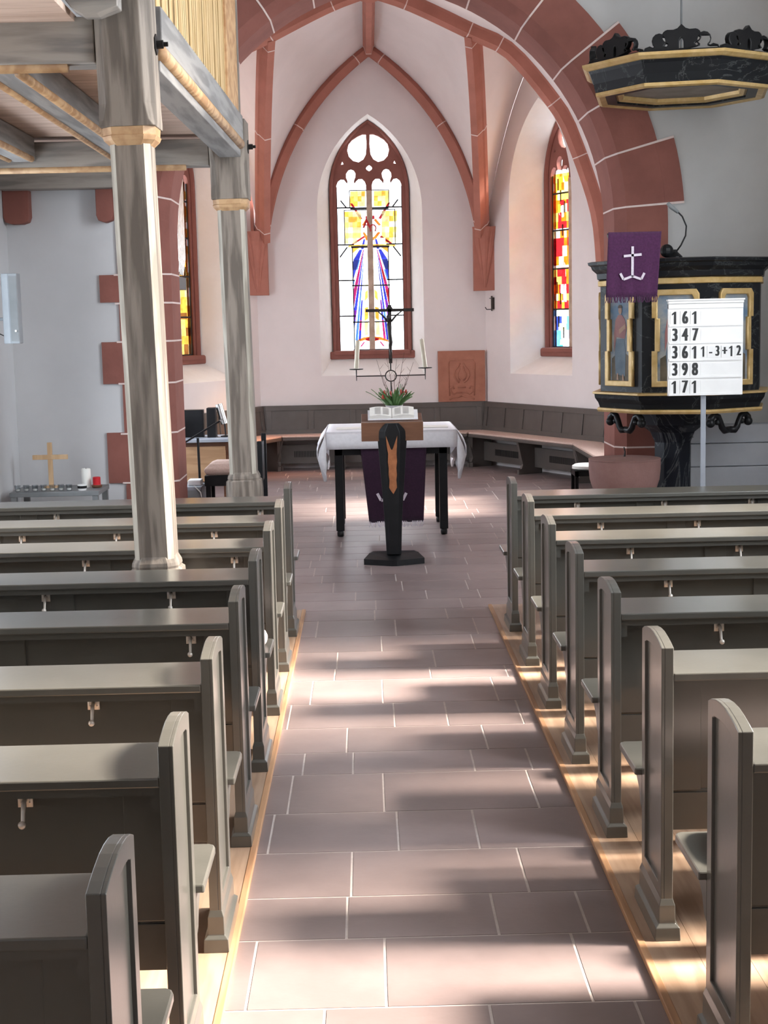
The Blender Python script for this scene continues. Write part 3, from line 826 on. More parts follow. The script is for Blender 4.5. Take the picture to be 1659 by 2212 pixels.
# ------------------------------------------------------------------ pews
PEW0, PEWD = 4.14, 0.8766      # near face of the sixth right pew, spacing
def make_pew(length, hooks, s):
    """origin at the aisle-side near bottom corner of the end panel; s = +1 the pew runs to +x"""
    X = lambda x: x * s
    root = empty('church_pew')
    prof = [(0, 0.05), (0, 0.885), (0.035, 0.894), (0.08, 0.902), (0.13, 0.908), (0.18, 0.908), (0.23, 0.903), (0.27, 0.894), (0.30, 0.882), (0.30, 0.05)]
    cyy, czz = 0.15, 0.47
    inner = []
    for (y, z) in prof:
        inner.append((min(max(y, 0.045), 0.255), min(max(z - 0.045 if z > 0.5 else z, 0.16), 0.865)))
    def panel(xa, xb, aisle):
        b = MB(); d = 0.009 * aisle
        # slab
        b.prism(prof, lambda y, z: (X(xa + d), y, z), lambda y, z: (X(xb), y, z))
        # raised frame on the aisle face
        n = len(prof); o = len(b.v)
        for lp, xx in ((prof, xa), (inner, xa), (inner, xa + d)):
            b.v += [(X(xx), y, z) for y, z in lp]
        b.v += [(X(xa + d), y, z) for y, z in prof]
        for i in range(n):
            k = (i + 1) % n
            b.face((o + i, o + k, o + n + k, o + n + i)); b.face((o + n + i, o + n + k, o + 2 * n + k, o + 2 * n + i))
            b.face((o + i, o + k, o + 3 * n + k, o + 3 * n + i))
        return b
    ep = panel(0.0, 0.036, 1).build('end_panel', M_pew, root, bevel=0.0022)
    b = MB(); lo = []
    for z, e in ((0, 0.020), (0.040, 0.018), (0.050, 0.007), (0.105, 0.006), (0.125, 0.0)):
        lo.append([(X(-e), -e, z), (X(0.036 + e), -e, z), (X(0.036 + e), 0.30 + e, z), (X(-e), 0.30 + e, z)])
    b.loft(lo); b.build('plinth', M_pew, ep, bevel=0.002)
    fp = panel(length, length + 0.036, 0).build('end_panel', M_pew, root)
    def sbox(x0, x1, *r): return MB().box(min(X(x0), X(x1)), max(X(x0), X(x1)), *r)
    sbox(0.036, length, 0.0, 0.30, 0.785, 0.809).build('book_ledge', M_pew, root, bevel=0.004)
    sbox(0.036, length, 0.018, 0.040, 0.762, 0.786).build('apron', M_pew, root)
    b = MB()
    xs0 = 0.036; w = (length - xs0) / 3.0
    b.box(min(X(xs0), X(length)), max(X(xs0), X(length)), 0.092, 0.108, 0.43, 0.786)
    for i in range(4):
        c = xs0 + 0.05 + (length - xs0 - 0.10) * i / 3
        b.box(X(c) - 0.05, X(c) + 0.05, 0.082, 0.094, 0.43, 0.786)
    b.build('backrest', M_pew, root, bevel=0.002)
    sbox(0.036, length, 0.085, 0.110, 0.305, 0.422).build('lower_rail', M_pew, root, bevel=0.002)
    # seat with a rounded nose that wraps in front of the end panel
    sp = [(0.036, 0.09), (0.036, 0.302), (-0.022, 0.302), (-0.022, 0.575), (-0.017, 0.590), (-0.004, 0.600), (length - 0.02, 0.600), (length, 0.58), (length, 0.09)]
    b = MB(); b.prism(sp, lambda x, y: (X(x), y, 0.408), lambda x, y: (X(x), y, 0.432))
    b.build('seat', M_pew, root, bevel=0.005)
    bp = [(0.302, 0.408), (0.42, 0.408), (0.40, 0.385), (0.35, 0.355), (0.325, 0.31), (0.302, 0.30)]
    b = MB(); b.prism(bp, lambda y, z: (X(0.0), y, z), lambda y, z: (X(0.03), y, z)); b.build('seat_bracket', M_pew, root)
    for xs in (length * 0.45, length - 0.04):
        b = MB(); b.prism([(0.11, 0.0), (0.11, 0.408), (0.52, 0.408), (0.46, 0.33), (0.40, 0.12), (0.42, 0.0)], lambda y, z: (X(xs), y, z), lambda y, z: (X(xs + 0.03), y, z))
        b.build('support', M_pew, root)
    sbox(0.036, 0.060, 0.02, 0.045, 0.722, 0.763).build('cleat', M_pew, root)
    sbox(0.15, length - 0.05, -0.16, -0.05, 0.165, 0.19).build('foot_rest', M_plank_edge, root, bevel=0.004)
    for q in (0.3, length - 0.25):
        pass
    for hx in hooks:
        h = MB()
        for dx in (-0.010, 0.010):
            h.box(X(hx) + dx - 0.0075, X(hx) + dx + 0.0075, 0.078, 0.083, 0.722, 0.760)
        h.tube([(X(hx), 0.080, 0.742), (X(hx), 0.060, 0.738), (X(hx), 0.050, 0.715), (X(hx), 0.046, 0.700), (X(hx), 0.036, 0.692)], [0.006, 0.006, 0.005, 0.005, 0.005], 8)
        h.cur = 1
        h.ball((X(hx), 0.034, 0.693), 0.0095, 8)
        for dx in (-0.010, 0.010):
            for z in (0.733, 0.750): h.ball((X(hx) + dx, 0.0775, z), 0.0024, 6)
        h.m = [0] * len(h.m)
        h.build('coat_hook', M_bracket, root, smooth=True)
    return root

ordn = ['frontmost', 'second', 'third', 'fourth', 'fifth', 'sixth', 'seventh', 'eighth']
RL = 2.30
right0 = make_pew(RL, [0.40, 0.92, 1.44, 1.96], 1)
for i in range(7):
    o = right0 if i == 0 else copy_tree(right0)
    o.location = (0.842, PEW0 + PEWD * (5 - i), 0)
    o.name = 'church_pew'
    tx = ['dark grey wooden pew right of the aisle, frontmost, before the pulpit', 'dark grey wooden pew right of the aisle, second from the front',
          'dark grey wooden pew right of the aisle, third from the front', 'dark grey wooden pew right of the aisle, fourth from the front',
          'dark grey wooden pew right of the aisle, fifth from the front', 'dark grey wooden pew right of the aisle, sixth from the front',
          'dark grey wooden pew right of the aisle, nearest, its seat holding a pale cushion'][i]
    tag(o, tx, 'pew', 'pews right of the aisle')
LL = 2.34
leftA = make_pew(LL, [0.365, 0.885, 1.39, 1.90], -1)
leftB = make_pew(LL, [0.18, 0.885, 1.39, 1.90], -1)
usedA = usedB = False
for i in range(8):
    if i in (0, 2, 4):
        o = leftB if not usedB else copy_tree(leftB); usedB = True
    else:
        o = leftA if not usedA else copy_tree(leftA); usedA = True
    o.location = (-0.462, PEW0 + PEWD * (5 - i), 0)
    tx = ['dark grey wooden pew left of the aisle, frontmost, before the candle table', 'dark grey wooden pew left of the aisle, second from the front',
          'dark grey wooden pew left of the aisle, third from the front', 'dark grey wooden pew left of the aisle, fourth, hiding the foot of the near pillar',
          'dark grey wooden pew left of the aisle, fifth from the front', 'dark grey wooden pew left of the aisle, sixth from the front',
          'dark grey wooden pew left of the aisle, second nearest, with the sunlit ledge', 'dark grey wooden pew left of the aisle, nearest, cut off by the corner'][i]
    tag(o, tx, 'pew', 'pews left of the aisle')
def seat_pad(x0, x1, y, label):
    b = MB(); lo = []
    n = 12
    for x, k in ((x0, 0.35), (x0 + 0.012, 0.75), (x0 + 0.035, 1.0), (x1 - 0.035, 1.0), (x1 - 0.012, 0.75), (x1, 0.35)):
        lo.append([(x, y + 0.13 * k * math.copysign(abs(math.cos(2 * PI * j / n)) ** 0.6, math.cos(2 * PI * j / n)), 0.467 + 0.034 * k * math.copysign(abs(math.sin(2 * PI * j / n)) ** 0.7, math.sin(2 * PI * j / n))) for j in range(n)])
    b.loft(lo)
    return tag(b.build('seat_cushion', pmat('rose_brocade', (0.52, 0.38, 0.36), (0.70, 0.60, 0.56), 0.9, 60) if 'rose_brocade' not in MATS else MATS['rose_brocade'], None, smooth=True), label, 'cushion', 'rose seat cushions on the pews')
seat_pad(0.895, 1.50, 3.72, 'rose patterned cushion on the nearest pew right of the aisle')
seat_pad(-1.10, -0.462, 6.33, 'rose patterned cushion end on the fourth pew left of the aisle')

# ------------------------------------------------------------------ gallery and its two posts
def octagon(cx, cy, w, ch):
    h = w / 2
    return [(cx - h + ch, cy - h), (cx + h - ch, cy - h), (cx + h, cy - h + ch), (cx + h, cy + h - ch), (cx + h - ch, cy + h), (cx - h + ch, cy + h), (cx - h, cy + h - ch), (cx - h, cy - h + ch)]
def post(x, y, label, top, floor_z, rz, wsh, lean):
    root = thing('wooden_pillar', label, 'pillar', (x, y, floor_z), rz, 'oak pillars under the gallery')
    root.rotation_euler = (0, lean, rz)
    dz = -floor_z
    # eight-sided shaft: broad faces weathered, chamfers pale
    b = MB(); lo = [[(p[0], p[1], z + dz) for p in octagon(0, 0, w, w * 0.145)] for z, w in ((0.80, wsh * 1.01), (1.6, wsh), (2.64, wsh))]
    b.loft(lo)
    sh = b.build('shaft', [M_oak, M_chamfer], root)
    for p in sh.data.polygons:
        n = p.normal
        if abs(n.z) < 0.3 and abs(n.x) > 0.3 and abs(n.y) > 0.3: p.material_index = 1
    b = MB(); lo = [[(p[0], p[1], z + dz) for p in octagon(0, 0, w, w * 0.2)] for z, w in ((2.618, wsh), (2.640, wsh + 0.045), (2.658, wsh + 0.06), (2.662, wsh + 0.05), (2.694, wsh + 0.055), (2.70, wsh + 0.03))]
    b.loft(lo); b.build('capital_ring', M_sap, root)
    # square head with stopped chamfers
    b = MB(); W2 = wsh + 0.068
    lo = [[(p[0], p[1], z + dz) for p in octagon(0, 0, w, c)] for z, w, c in ((2.695, W2 - 0.004, W2 * 0.02), (2.72, W2, W2 * 0.10), (2.79, W2, W2 * 0.17), (top - 0.30, W2, W2 * 0.17), (top - 0.18, W2, W2 * 0.06), (top, W2, W2 * 0.02))]
    b.loft(lo); b.build('head', M_oak, root, bevel=0.004)
    b = MB(); lo = [[(p[0], p[1], z + dz) for p in octagon(0, 0, w, w * 0.2)] for z, w in ((floor_z, wsh + 0.062), (0.70, wsh + 0.062), (0.765, wsh + 0.055), (0.775, wsh + 0.03), (0.785, wsh + 0.035), (0.80, wsh + 0.03), (0.83, wsh))]
    b.loft(lo); b.build('base', M_oak, root)
    bt = MB()
    hx = W2 / 2
    bt.lathe([(0.045, 0), (0.045, 0.006)], (0, 0, 0), 6); 
    m = Matrix.Translation((hx, 0.02, dz + 3.05)) @ Matrix.Rotation(PI / 2, 4, 'Y')
    bt.lathe([(0.018, 0.0), (0.018, 0.035), (0.010, 0.036), (0.010, 0.055)], (0, 0, 0), 8)
    bt.v = [tuple(m @ Vector(v)) for v in bt.v]
    bt.build('bolt', M_iron, root)
    return root
P1 = (-0.966, 6.5); P2 = (-0.886, 10.2)
skew = math.atan2(-(P2[0] - P1[0]), P2[1] - P1[1])
post(P1[0] + 0.023, P1[1], 'near weathered oak pillar rising between the left pews', 4.2, 0.0, skew, 0.174, -0.0175)
post(P2[0] + 0.028, P2[1], 'far weathered oak pillar beside the black chair, before the chancel', 3.22, FZ, skew, 0.184, -0.0125)

gal = thing('gallery', 'weathered oak gallery with tan slat front over the left pews', 'gallery')
def gbeam(x0, x1, y0, y1, z0, z1, name, mat, ch=True):
    b = MB().box(x0, x1, y0, y1, z0, z1); return b.build(name, mat, gal, bevel=0.006)
# front (aisle-side) beam following the posts
d = Vector((P2[0] - P1[0], P2[1] - P1[1], 0)).normalized(); nx = Vector((d.y, -d.x, 0))
def along(t, off, z): p = Vector((P1[0], P1[1], 0)) + d * t + nx * off; return Vector((p.x, p.y, z))
def bar_xy(t0, t1, o0, o1, z0, z1):
    b = MB(); b.loft([[along(t, o, z) for o, z in ((o0, z0), (o1, z0), (o1, z1), (o0, z1))] for t in (t0, t1)]); return b
LEN = (Vector(P2) - Vector(P1)).length
bar_xy(0.128, LEN - 0.150, -0.06, 0.105, 3.075, 3.235).build('front_beam', M_oak_y, gal, bevel=0.006)
bar_xy(0.18, LEN - 0.16, -0.06, 0.085, 2.965, 3.076).build('front_beam_soffit', M_oak_y, gal, bevel=0.006)
mo = MB(); mo.tube([along(t, 0.085, 3.045) for t in (0.16, LEN - 0.2)], 0.034, 12); mo.build('roll_moulding', M_sap, gal, smooth=True)
# cross beams
gbeam(XL + 0.01, P1[0] - 0.156, 6.42, 6.60, 2.965, 3.155, 'cross_beam', M_oak_h)
mo = MB(); mo.tube([(XL + 0.02, 6.47, 2.962), (P1[0] - 0.28, 6.47, 2.962)], 0.03, 10); mo.build('roll_moulding', M_sap, gal, smooth=True)
gbeam(XL + 0.01, P2[0] - 0.142, 10.12, 10.30, 2.925, 3.10, 'cross_beam', M_oak_h)
mo = MB(); mo.tube([(XL + 0.02, 10.14, 2.918), (P2[0] - 0.3, 10.14, 2.918)], 0.025, 10); mo.build('roll_moulding', M_sap, gal, smooth=True)
gbeam(XL + 0.01, -1.75, 11.76, 11.94, 2.945, 3.10, 'wall_plate', M_oak_h)
for xj, in ((-1.66,), (-2.35,)):
    gbeam(xj, xj + 0.15, 6.6, 10.12, 2.97, 3.13, 'joist', M_oak_y)
    mo = MB(); mo.tube([(xj + 0.15, 6.7, 2.975), (xj + 0.15, 10.0, 2.975)], 0.022, 10); mo.tube([(xj, 6.7, 2.975), (xj, 10.0, 2.975)], 0.022, 10); mo.build('roll_moulding', M_sap, gal, smooth=True)
fl = MB(); y = -0.9
while y < 11.85:
    y1 = min(y + 0.16, 11.9); x1 = -1.20 if y1 < 6.62 else ((P1[0] + 0.05) if y1 < 10.35 else -1.35)
    if y < 6.64 and y1 > 6.36: x1 = -1.20
    if y < 10.34 and y1 > 10.06: x1 = P2[0] - 0.135
    fl.box(XL + 0.005, x1, y + 0.0015, y1 - 0.0015, 3.135, 3.165); y = y1
fl.build('floor_boards', M_ceilwood, gal)
MB().box(XL + 0.02, -2.45, 9.95, 10.13, 3.02, 3.06).build('cable_duct', M_lgrey, gal)
# slat front
t = 0.16; k = 0; rn = random.Random(5)
while t < LEN - 0.86:
    w = rn.uniform(0.045, 0.075)
    b = bar_xy(t, t + w, 0.066 + rn.uniform(-0.003, 0.003), 0.076 + rn.uniform(-0.003, 0.003), 3.236, 4.25); b.build('slat', M_slat, gal)
    t += w + rn.uniform(0.010, 0.024)
bar_xy(0.14, LEN - 0.30, 0.035, 0.040, 3.236, 4.25).build('gap_shade_sheet', M_bench, gal)  # added dark sheet standing in for the shade between the slats
bar_xy(LEN - 0.86, LEN - 0.30, 0.045, 0.095, 3.236, 4.25).build('end_post', M_sap, gal, bevel=0.006)
bar_xy(LEN - 0.30, LEN - 0.22, 0.03, 0.10, 3.22, 4.25).build('end_post', M_oak, gal, bevel=0.006)
# curved brace on the near pillar
bo = [(-1.30, 3.36), (-1.225, 3.215), (-1.175, 3.150), (-1.13, 3.125), (-1.07, 3.125), (-0.985, 3.155), (-0.985, 3.45)]
bi = [(-1.014, 3.45), (-1.014, 3.195), (-1.06, 3.185), (-1.095, 3.19), (-1.115, 3.215), (-1.135, 3.27), (-1.17, 3.36)]
bi2 = [(-1.014, 3.45), (-1.17, 3.36)]
bm_ = MB(); bm_.prism(bo + bi, lambda x, z: (x, 6.22, z), lambda x, z: (x, 6.34, z))
bm_.build('brace', M_oak_h, gal, bevel=0.004)
MB().prism(bi, lambda x, z: (x, 6.30, z), lambda x, z: (x, 6.33, z)).build('brace_lit_fill', M_sap, gal)  # added filler; yellow light inside the brace opening put into its colour

# ------------------------------------------------------------------ lectern and open bible
lec = thing('lectern', 'black tapered lectern with copper inlay standing before the altar', 'lectern', (0.19, 11.22, FZ))
def hexl(c, w, d, z, cut):
    return [(c - w / 2, -d / 2 + cut, z), (c - w / 2 + cut, -d / 2, z), (c + w / 2 - cut, -d / 2, z), (c + w / 2, -d / 2 + cut, z), (c + w / 2, d / 2, z), (c - w / 2, d / 2, z)]
b = MB(); b.loft([hexl(0, 0.115, 0.13, 0.075, 0.02), hexl(0, 0.135, 0.15, 0.35, 0.03), hexl(0.004, 0.226, 0.20, 0.985, 0.055), hexl(0.004, 0.222, 0.20, 1.03, 0.055), hexl(0.004, 0.10, 0.20, 1.095, 0.02)])
b.build('post', M_black, lec, bevel=0.004)
b = MB(); b.loft([[(-0.235, -0.06, z), (-0.20, 0.13, z), (0.20, 0.13, z), (0.235, -0.06, z), (0.02, -0.16, z), (-0.02, -0.16, z)] for z in (0.0, 0.045)] + [[(-0.22, -0.05, 0.075), (-0.19, 0.12, 0.075), (0.19, 0.12, 0.075), (0.22, -0.05, 0.075), (0.02, -0.145, 0.075), (-0.02, -0.145, 0.075)]][:0])
b.loft([[(-0.235, -0.06, 0.045), (-0.20, 0.13, 0.045), (0.20, 0.13, 0.045), (0.235, -0.06, 0.045), (0.02, -0.16, 0.045), (-0.02, -0.16, 0.045)], [(-0.19, 0.03, 0.078), (-0.16, 0.12, 0.078), (0.16, 0.12, 0.078), (0.19, 0.03, 0.078), (0.02, 0.0, 0.078), (-0.02, 0.0, 0.078)]])
b.build('foot', M_black, lec)
inl = [(-0.045, 1.0), (-0.012, 0.905), (-0.002, 0.89), (0.008, 0.905), (0.042, 1.0), (0.036, 0.90), (0.034, 0.86), (0.036, 0.80), (0.030, 0.75), (0.034, 0.70), (0.028, 0.66), (0.032, 0.60), (0.018, 0.575), (0.004, 0.55), (-0.014, 0.575), (-0.028, 0.60), (-0.024, 0.66), (-0.030, 0.70), (-0.028, 0.75), (-0.034, 0.80), (-0.030, 0.86), (-0.040, 0.92)]
def fronty(z): return -(0.075 + (0.10 - 0.075) * max(0, min(1, (z - 0.35) / 0.635)))
b = MB(); b.loft([[(x, fronty(z) - 0.004, z) for x, z in inl], [(x, fronty(z) + 0.004, z) for x, z in inl]])
b.build('flame_inlay', M_inlay, lec)
b = MB(); b.loft([[(-0.232, y, z), (0.243, y, z), (0.243, y2, z2), (-0.232, y2, z2)] for (y, z, y2, z2) in ((-0.055, 0.957, 0.015, 0.957), (-0.055, 1.10, 0.015, 1.105))])
b.build('front_board', M_brown, lec, bevel=0.003)
MB().obox((0.005, 0.085, 1.114), [(1, 0, 0), (0, math.cos(0.28), math.sin(0.28)), (0, -math.sin(0.28), math.cos(0.28))], 0.235, 0.11, 0.010).build('book_rest', M_brown, lec, bevel=0.003)
bib = thing('bible', 'open bible with white pages lying on the lectern', 'book', (0.195, 11.22, 0))
ax3 = [(1, 0, 0), Vector((0, math.cos(0.55), math.sin(0.55))), Vector((0, -math.sin(0.55), math.cos(0.55)))]
def bp_(x, v, h): return Vector((x, -0.030, 1.082)) + ax3[1] * v + ax3[2] * (h + 0.02)
MB().loft([[bp_(-0.185, 0, 0), bp_(0.20, 0, 0), bp_(0.20, 0.125, 0), bp_(-0.185, 0.125, 0)], [bp_(-0.185, 0, 0.008), bp_(0.20, 0, 0.008), bp_(0.20, 0.125, 0.008), bp_(-0.185, 0.125, 0.008)]]).build('cover', M_linen, bib)
for sgn in (-1, 1):
    b = MB(); lo = []
    for i in range(9):
        u = i / 8; x = sgn * (0.002 + 0.168 * u); h = 0.034 * math.sin(PI * (0.12 + 0.66 * u)) ** 0.8
        lo.append([bp_(x, 0.006, 0.009), bp_(x, 0.118, 0.009), bp_(x, 0.118, 0.012 + h), bp_(x, 0.006, 0.012 + h)])
    b.loft(lo); b.build('page_block', M_pagew, bib)
    t_ = MB()
    for r_ in range(16):
        for c_ in (0.25, 0.62):
            i0, i1 = c_ - 0.13, c_ + 0.15
            def hh(u): return 0.0135 + 0.034 * math.sin(PI * (0.12 + 0.66 * u)) ** 0.8
            v0 = 0.020 + r_ * 0.0055
            us = [i0 + (i1 - i0) * j / 4 for j in range(5)]
            t_.loft([[bp_(sgn * (0.002 + 0.168 * u), v0, hh(u)), bp_(sgn * (0.002 + 0.168 * u), v0 + 0.002, hh(u))] for u in us], close=False)
    t_.build('print_lines', M_zinc, bib)

# ------------------------------------------------------------------ altar
alt = thing('altar_table', 'black altar table with castored legs under the white cloth', 'altar', (0.205, 13.1, FZ))
for sx in (-1, 1):
    for sy in (-1, 1):
        b = MB().box(sx * 0.455 - 0.036, sx * 0.455 + 0.036, sy * 0.40 - 0.036, sy * 0.40 + 0.036, 0.055, 0.86)
        lg = b.build('leg', M_black, alt, bevel=0.004)
        w = MB(); w.lathe([(0.001, -0.03), (0.028, -0.026), (0.030, 0.0), (0.028, 0.026), (0.001, 0.03)], (sx * 0.455, sy * 0.40, 0.030), 12); w.build('caster', M_iron, lg, smooth=True)
MB().box(-0.49, 0.49, -0.436, 0.436, 0.72, 0.86).build('frame', M_black, alt)
MB().box(-0.53, 0.53, -0.50, 0.50, 0.86, 0.915).build('table_top', M_black, alt)
def altar_cloth():
    b = MB(); x0, x1, y0, y1, zt = -0.352, 0.775, 12.575, 13.64, 0.905
    n = 20
    top = [[(x0 + (x1 - x0) * i / n, y0 + (y1 - y0) * j / 10, zt) for j in range(11)] for i in range(n + 1)]
    o = 0; b.v += [p for r in top for p in r]
    for i in range(n):
        for j in range(10): q = i * 11 + j; b.face((q, q + 1, q + 12, q + 11))
    # short front and back falls
    for yy, sg in ((y0, -1), (y1, 1)):
        lo = []
        for k, (dz, dy) in enumerate(((0, 0), (0.02, 0.010), (0.08, 0.014), (0.142, 0.016))):
            lo.append([(x0 + (x1 - x0) * i / n, yy + sg * (dy + 0.003 * math.sin(i * 1.1) * k / 3), zt - dz) for i in range(n + 1)])
        b.loft(lo, close=False)
    # long side falls that hang in folds and point down at the corners
    for xx, sg in ((x0, -1), (x1, 1)):
        lo = []
        for k in range(9):
            f = k / 8
            row = []
            for j in range(17):
                g = j / 16
                corner = max(0, 1 - min(g, 1 - g) / 0.16)
                drop = 0.30 + 0.12 * corner
                bulge = 0.075 * math.sin(PI * min(1, f * 1.15)) + 0.010 * f * math.sin(g * 26)
                if f > 0.5: bulge += 0.0
                row.append((xx + sg * (bulge + 0.004), y0 - 0.012 * f * (1 if g < 0.02 else 0) + (y1 - y0) * g, zt - drop * f))
            lo.append(row)
        b.loft(lo, close=False)
        # tapering gusset at each corner
        for yy, sy in ((y0, -1), (y1, 1)):
            P0 = [(xx, yy, zt), (xx, yy + sy * 0.014, zt - 0.14), (xx + sg * 0.004, yy + sy * 0.012, zt - 0.25), (xx + sg * 0.010, yy + sy * 0.01, zt - 0.42)]
            P1_ = [(xx, yy, zt), (xx + sg * 0.06, yy + sy * 0.016, zt - 0.14), (xx + sg * 0.078, yy + sy * 0.010, zt - 0.22), (xx + sg * 0.03, yy + sy * 0.006, zt - 0.42)]
            b.loft([P0, P1_], close=False)
    o = b.build('altar_cloth', M_linen, None, smooth=True)
    md = o.modifiers.new('thickness', 'SOLIDIFY'); md.thickness = 0.006; md.offset = 1
    for p in o.data.polygons: p.use_smooth = True
    o.data.set_sharp_from_angle(angle=math.radians(50))
    tag(o, 'white linen cloth draped over the black altar table', 'tablecloth')
altar_cloth()

def hanging(name, label, x0t, x1t, x0b, x1b, y, zt, zb, mat, fringe, emblem=None, rz=0.0, piv=None):
    root = thing(name, label, 'cloth')
    b = MB(); n = 24; lo = []
    for k in range(13):
        f = k / 12; a = x0t + (x0b - x0t) * f; c = x1t + (x1b - x1t) * f
        lo.append([(a + (c - a) * i / n, y - 0.006 * f * (1 + math.sin(i * 0.8)) , zt + (zb - zt) * f) for i in range(n + 1)])
    b.loft(lo, close=False)
    o = b.build('fabric', mat, root, smooth=True); md = o.modifiers.new('thickness', 'SOLIDIFY'); md.thickness = 0.006
    fb = MB(); rn = random.Random(9); m = 44
    for i in range(m):
        x = x0b + (x1b - x0b) * (i + 0.5) / m + rn.uniform(-0.003, 0.003)
        fb.tube([(x, y - 0.012, zb + 0.01), (x + rn.uniform(-0.006, 0.006), y - 0.018, zb - 0.02), (x + rn.uniform(-0.012, 0.012), y - 0.016, zb - 0.04)], [0.004, 0.003, 0.0025], 5)
    fb.build('fringe', fringe, root)
    if emblem:
        cx, cz, s = emblem
        e = MB()
        def st(p, q, w0): e.bar((p[0], y - 0.016, p[1]), (q[0], y - 0.016, q[1]), w0, 0.006, up=(0, 1, 0))
        st((cx + 0.008 * s, cz + 0.62 * s), (cx, cz - 0.42 * s), 0.085 * s)
        st((cx - 0.30 * s, cz + 0.29 * s), (cx + 0.32 * s, cz + 0.34 * s), 0.085 * s)
        for sg in (-1, 1):
            P = [(cx, cz - 0.40 * s)] + [(cx + sg * s * 0.40 * math.sin(a), cz - 0.38 * s - 0.13 * s * math.sin(a * 1.6) + (0.17 * s if a > 1.3 else 0.0)) for a in (0.5, 0.9)] + [(cx + sg * 0.42 * s, cz - 0.30 * s)]
            for p, q in zip(P, P[1:]): st(p, q, 0.08 * s)
        e.build('anchor_emblem', M_silver_thread, root)
    if rz:
        root.location = piv; root.rotation_euler = (0, 0, rz)
        for ch in root.children:
            ch.location = (-piv[0], -piv[1], -piv[2])
    return root
al_h = hanging('altar_hanging', 'dark purple fringed cloth hanging below the white altar cloth', -0.062, 0.515, 0.005, 0.478, 12.60, 0.79, 0.115, M_purple_dark, M_silver_thread, (0.205, 0.46, 0.30))
b = MB(); b.loft([[(-0.05, 12.612, 0.80), (0.50, 12.612, 0.80)], [(-0.05, 12.60, 0.901), (0.50, 12.60, 0.901)]], close=False)

cd = thing('altar_cross', 'black iron altar crucifix with two candle arms and a ring', 'candelabrum', (0.233, 13.44, 0.912))
def T(x, z): return (x, 0, z - 0.912)
b = MB(); b.lathe([(0.09, 0.0), (0.09, 0.012), (0.03, 0.03), (0.012, 0.05)], (0, 0, 0), 20); b.build('foot', M_iron, cd)
b = MB(); b.tube([T(0, 0.93), T(0, 1.305)], 0.006, 8); b.tube([T(0, 1.405), T(0, 1.50)], 0.006, 8); b.build('stem', M_iron, cd)
b = MB(); b.tube([T(0.05 * math.cos(2 * PI * i / 24), 1.355 + 0.05 * math.sin(2 * PI * i / 24)) for i in range(25)], 0.0055, 8); b.build('ring', M_iron, cd)
for sg in (-1, 1):
    b = MB(); b.tube([T(sg * 0.05, 1.356), T(sg * 0.316, 1.357)], 0.005, 8); b.tube([T(sg * 0.316, 1.315), T(sg * 0.316, 1.415)], [0.003, 0.006], 8); ar = b.build('candle_arm', M_iron, cd)
    b = MB(); b.lathe([(0.02, 1.415 - 0.912), (0.062, 1.418 - 0.912), (0.064, 1.426 - 0.912), (0.02, 1.424 - 0.912)], (sg * 0.316, 0, 0), 20); b.build('drip_pan', M_iron, ar)
b = MB(); b.box(-0.016, 0.016, -0.010, 0.010, 1.47 - 0.912, 2.0 - 0.912); b.box(-0.22, 0.222, -0.010, 0.010, 1.938 - 0.912, 1.966 - 0.912)
b.prism([(-0.03, 1.965), (0.03, 1.965), (0.008, 2.0), (-0.008, 2.0)], lambda x, z: T(x, z)[:1] + (-0.011,) + T(x, z)[2:], lambda x, z: T(x, z)[:1] + (0.011,) + T(x, z)[2:])
b.build('cross', M_bronze, cd)
fg = MB()
fg.tube([T(0.0, 1.60), T(0.004, 1.66), T(-0.004, 1.74), T(-0.006, 1.80), T(-0.006, 1.86)], [0.010, 0.020, 0.019, 0.024, 0.017], 10)
fg.v = [(x, y - 0.028, z) for x, y, z in fg.v]
fg.tube([(-0.02, -0.028, 1.85 - 0.912), (-0.06, -0.026, 1.90 - 0.912), (-0.11, -0.018, 1.945 - 0.912)], [0.010, 0.008, 0.005], 8)
fg.tube([(0.012, -0.028, 1.85 - 0.912), (0.06, -0.026, 1.905 - 0.912), (0.115, -0.018, 1.945 - 0.912)], [0.010, 0.008, 0.005], 8)
fg.ball((-0.012, -0.034, 1.887 - 0.912), 0.021, 10, 1.2)
fg.tube([(-0.004, -0.030, 1.64 - 0.912), (0.004, -0.040, 1.57 - 0.912), (0.0, -0.024, 1.51 - 0.912)], [0.014, 0.012, 0.007], 8)
fg.build('corpus', M_bronze, cd, smooth=True)
for sg, tl, lb in ((-1, 0.075, 'left ivory altar candle leaning slightly inward on its pan'), (1, -0.115, 'right ivory altar candle leaning clearly inward on its pan')):
    b = MB(); b.lathe([(0.021, 0), (0.021, 0.252), (0.018, 0.258), (0.006, 0.255)], (0, 0, 0), 16)
    cdl = thing('candle', lb, 'candle', (0.233 + sg * 0.316, 13.44, 1.4275), 0, 'candles on the altar cross')
    b.v = [tuple(Matrix.Rotation(tl, 4, 'Y') @ Vector(v)) for v in b.v]
    b.build('wax', M_wax, cdl, smooth='auto')
    w = MB(); w.tube([(0, 0, 0.253), (0, 0, 0.268)], 0.0015, 5); w.v = [tuple(Matrix.Rotation(tl, 4, 'Y') @ Vector(v)) for v in w.v]; w.build('wick', M_ink, cdl)

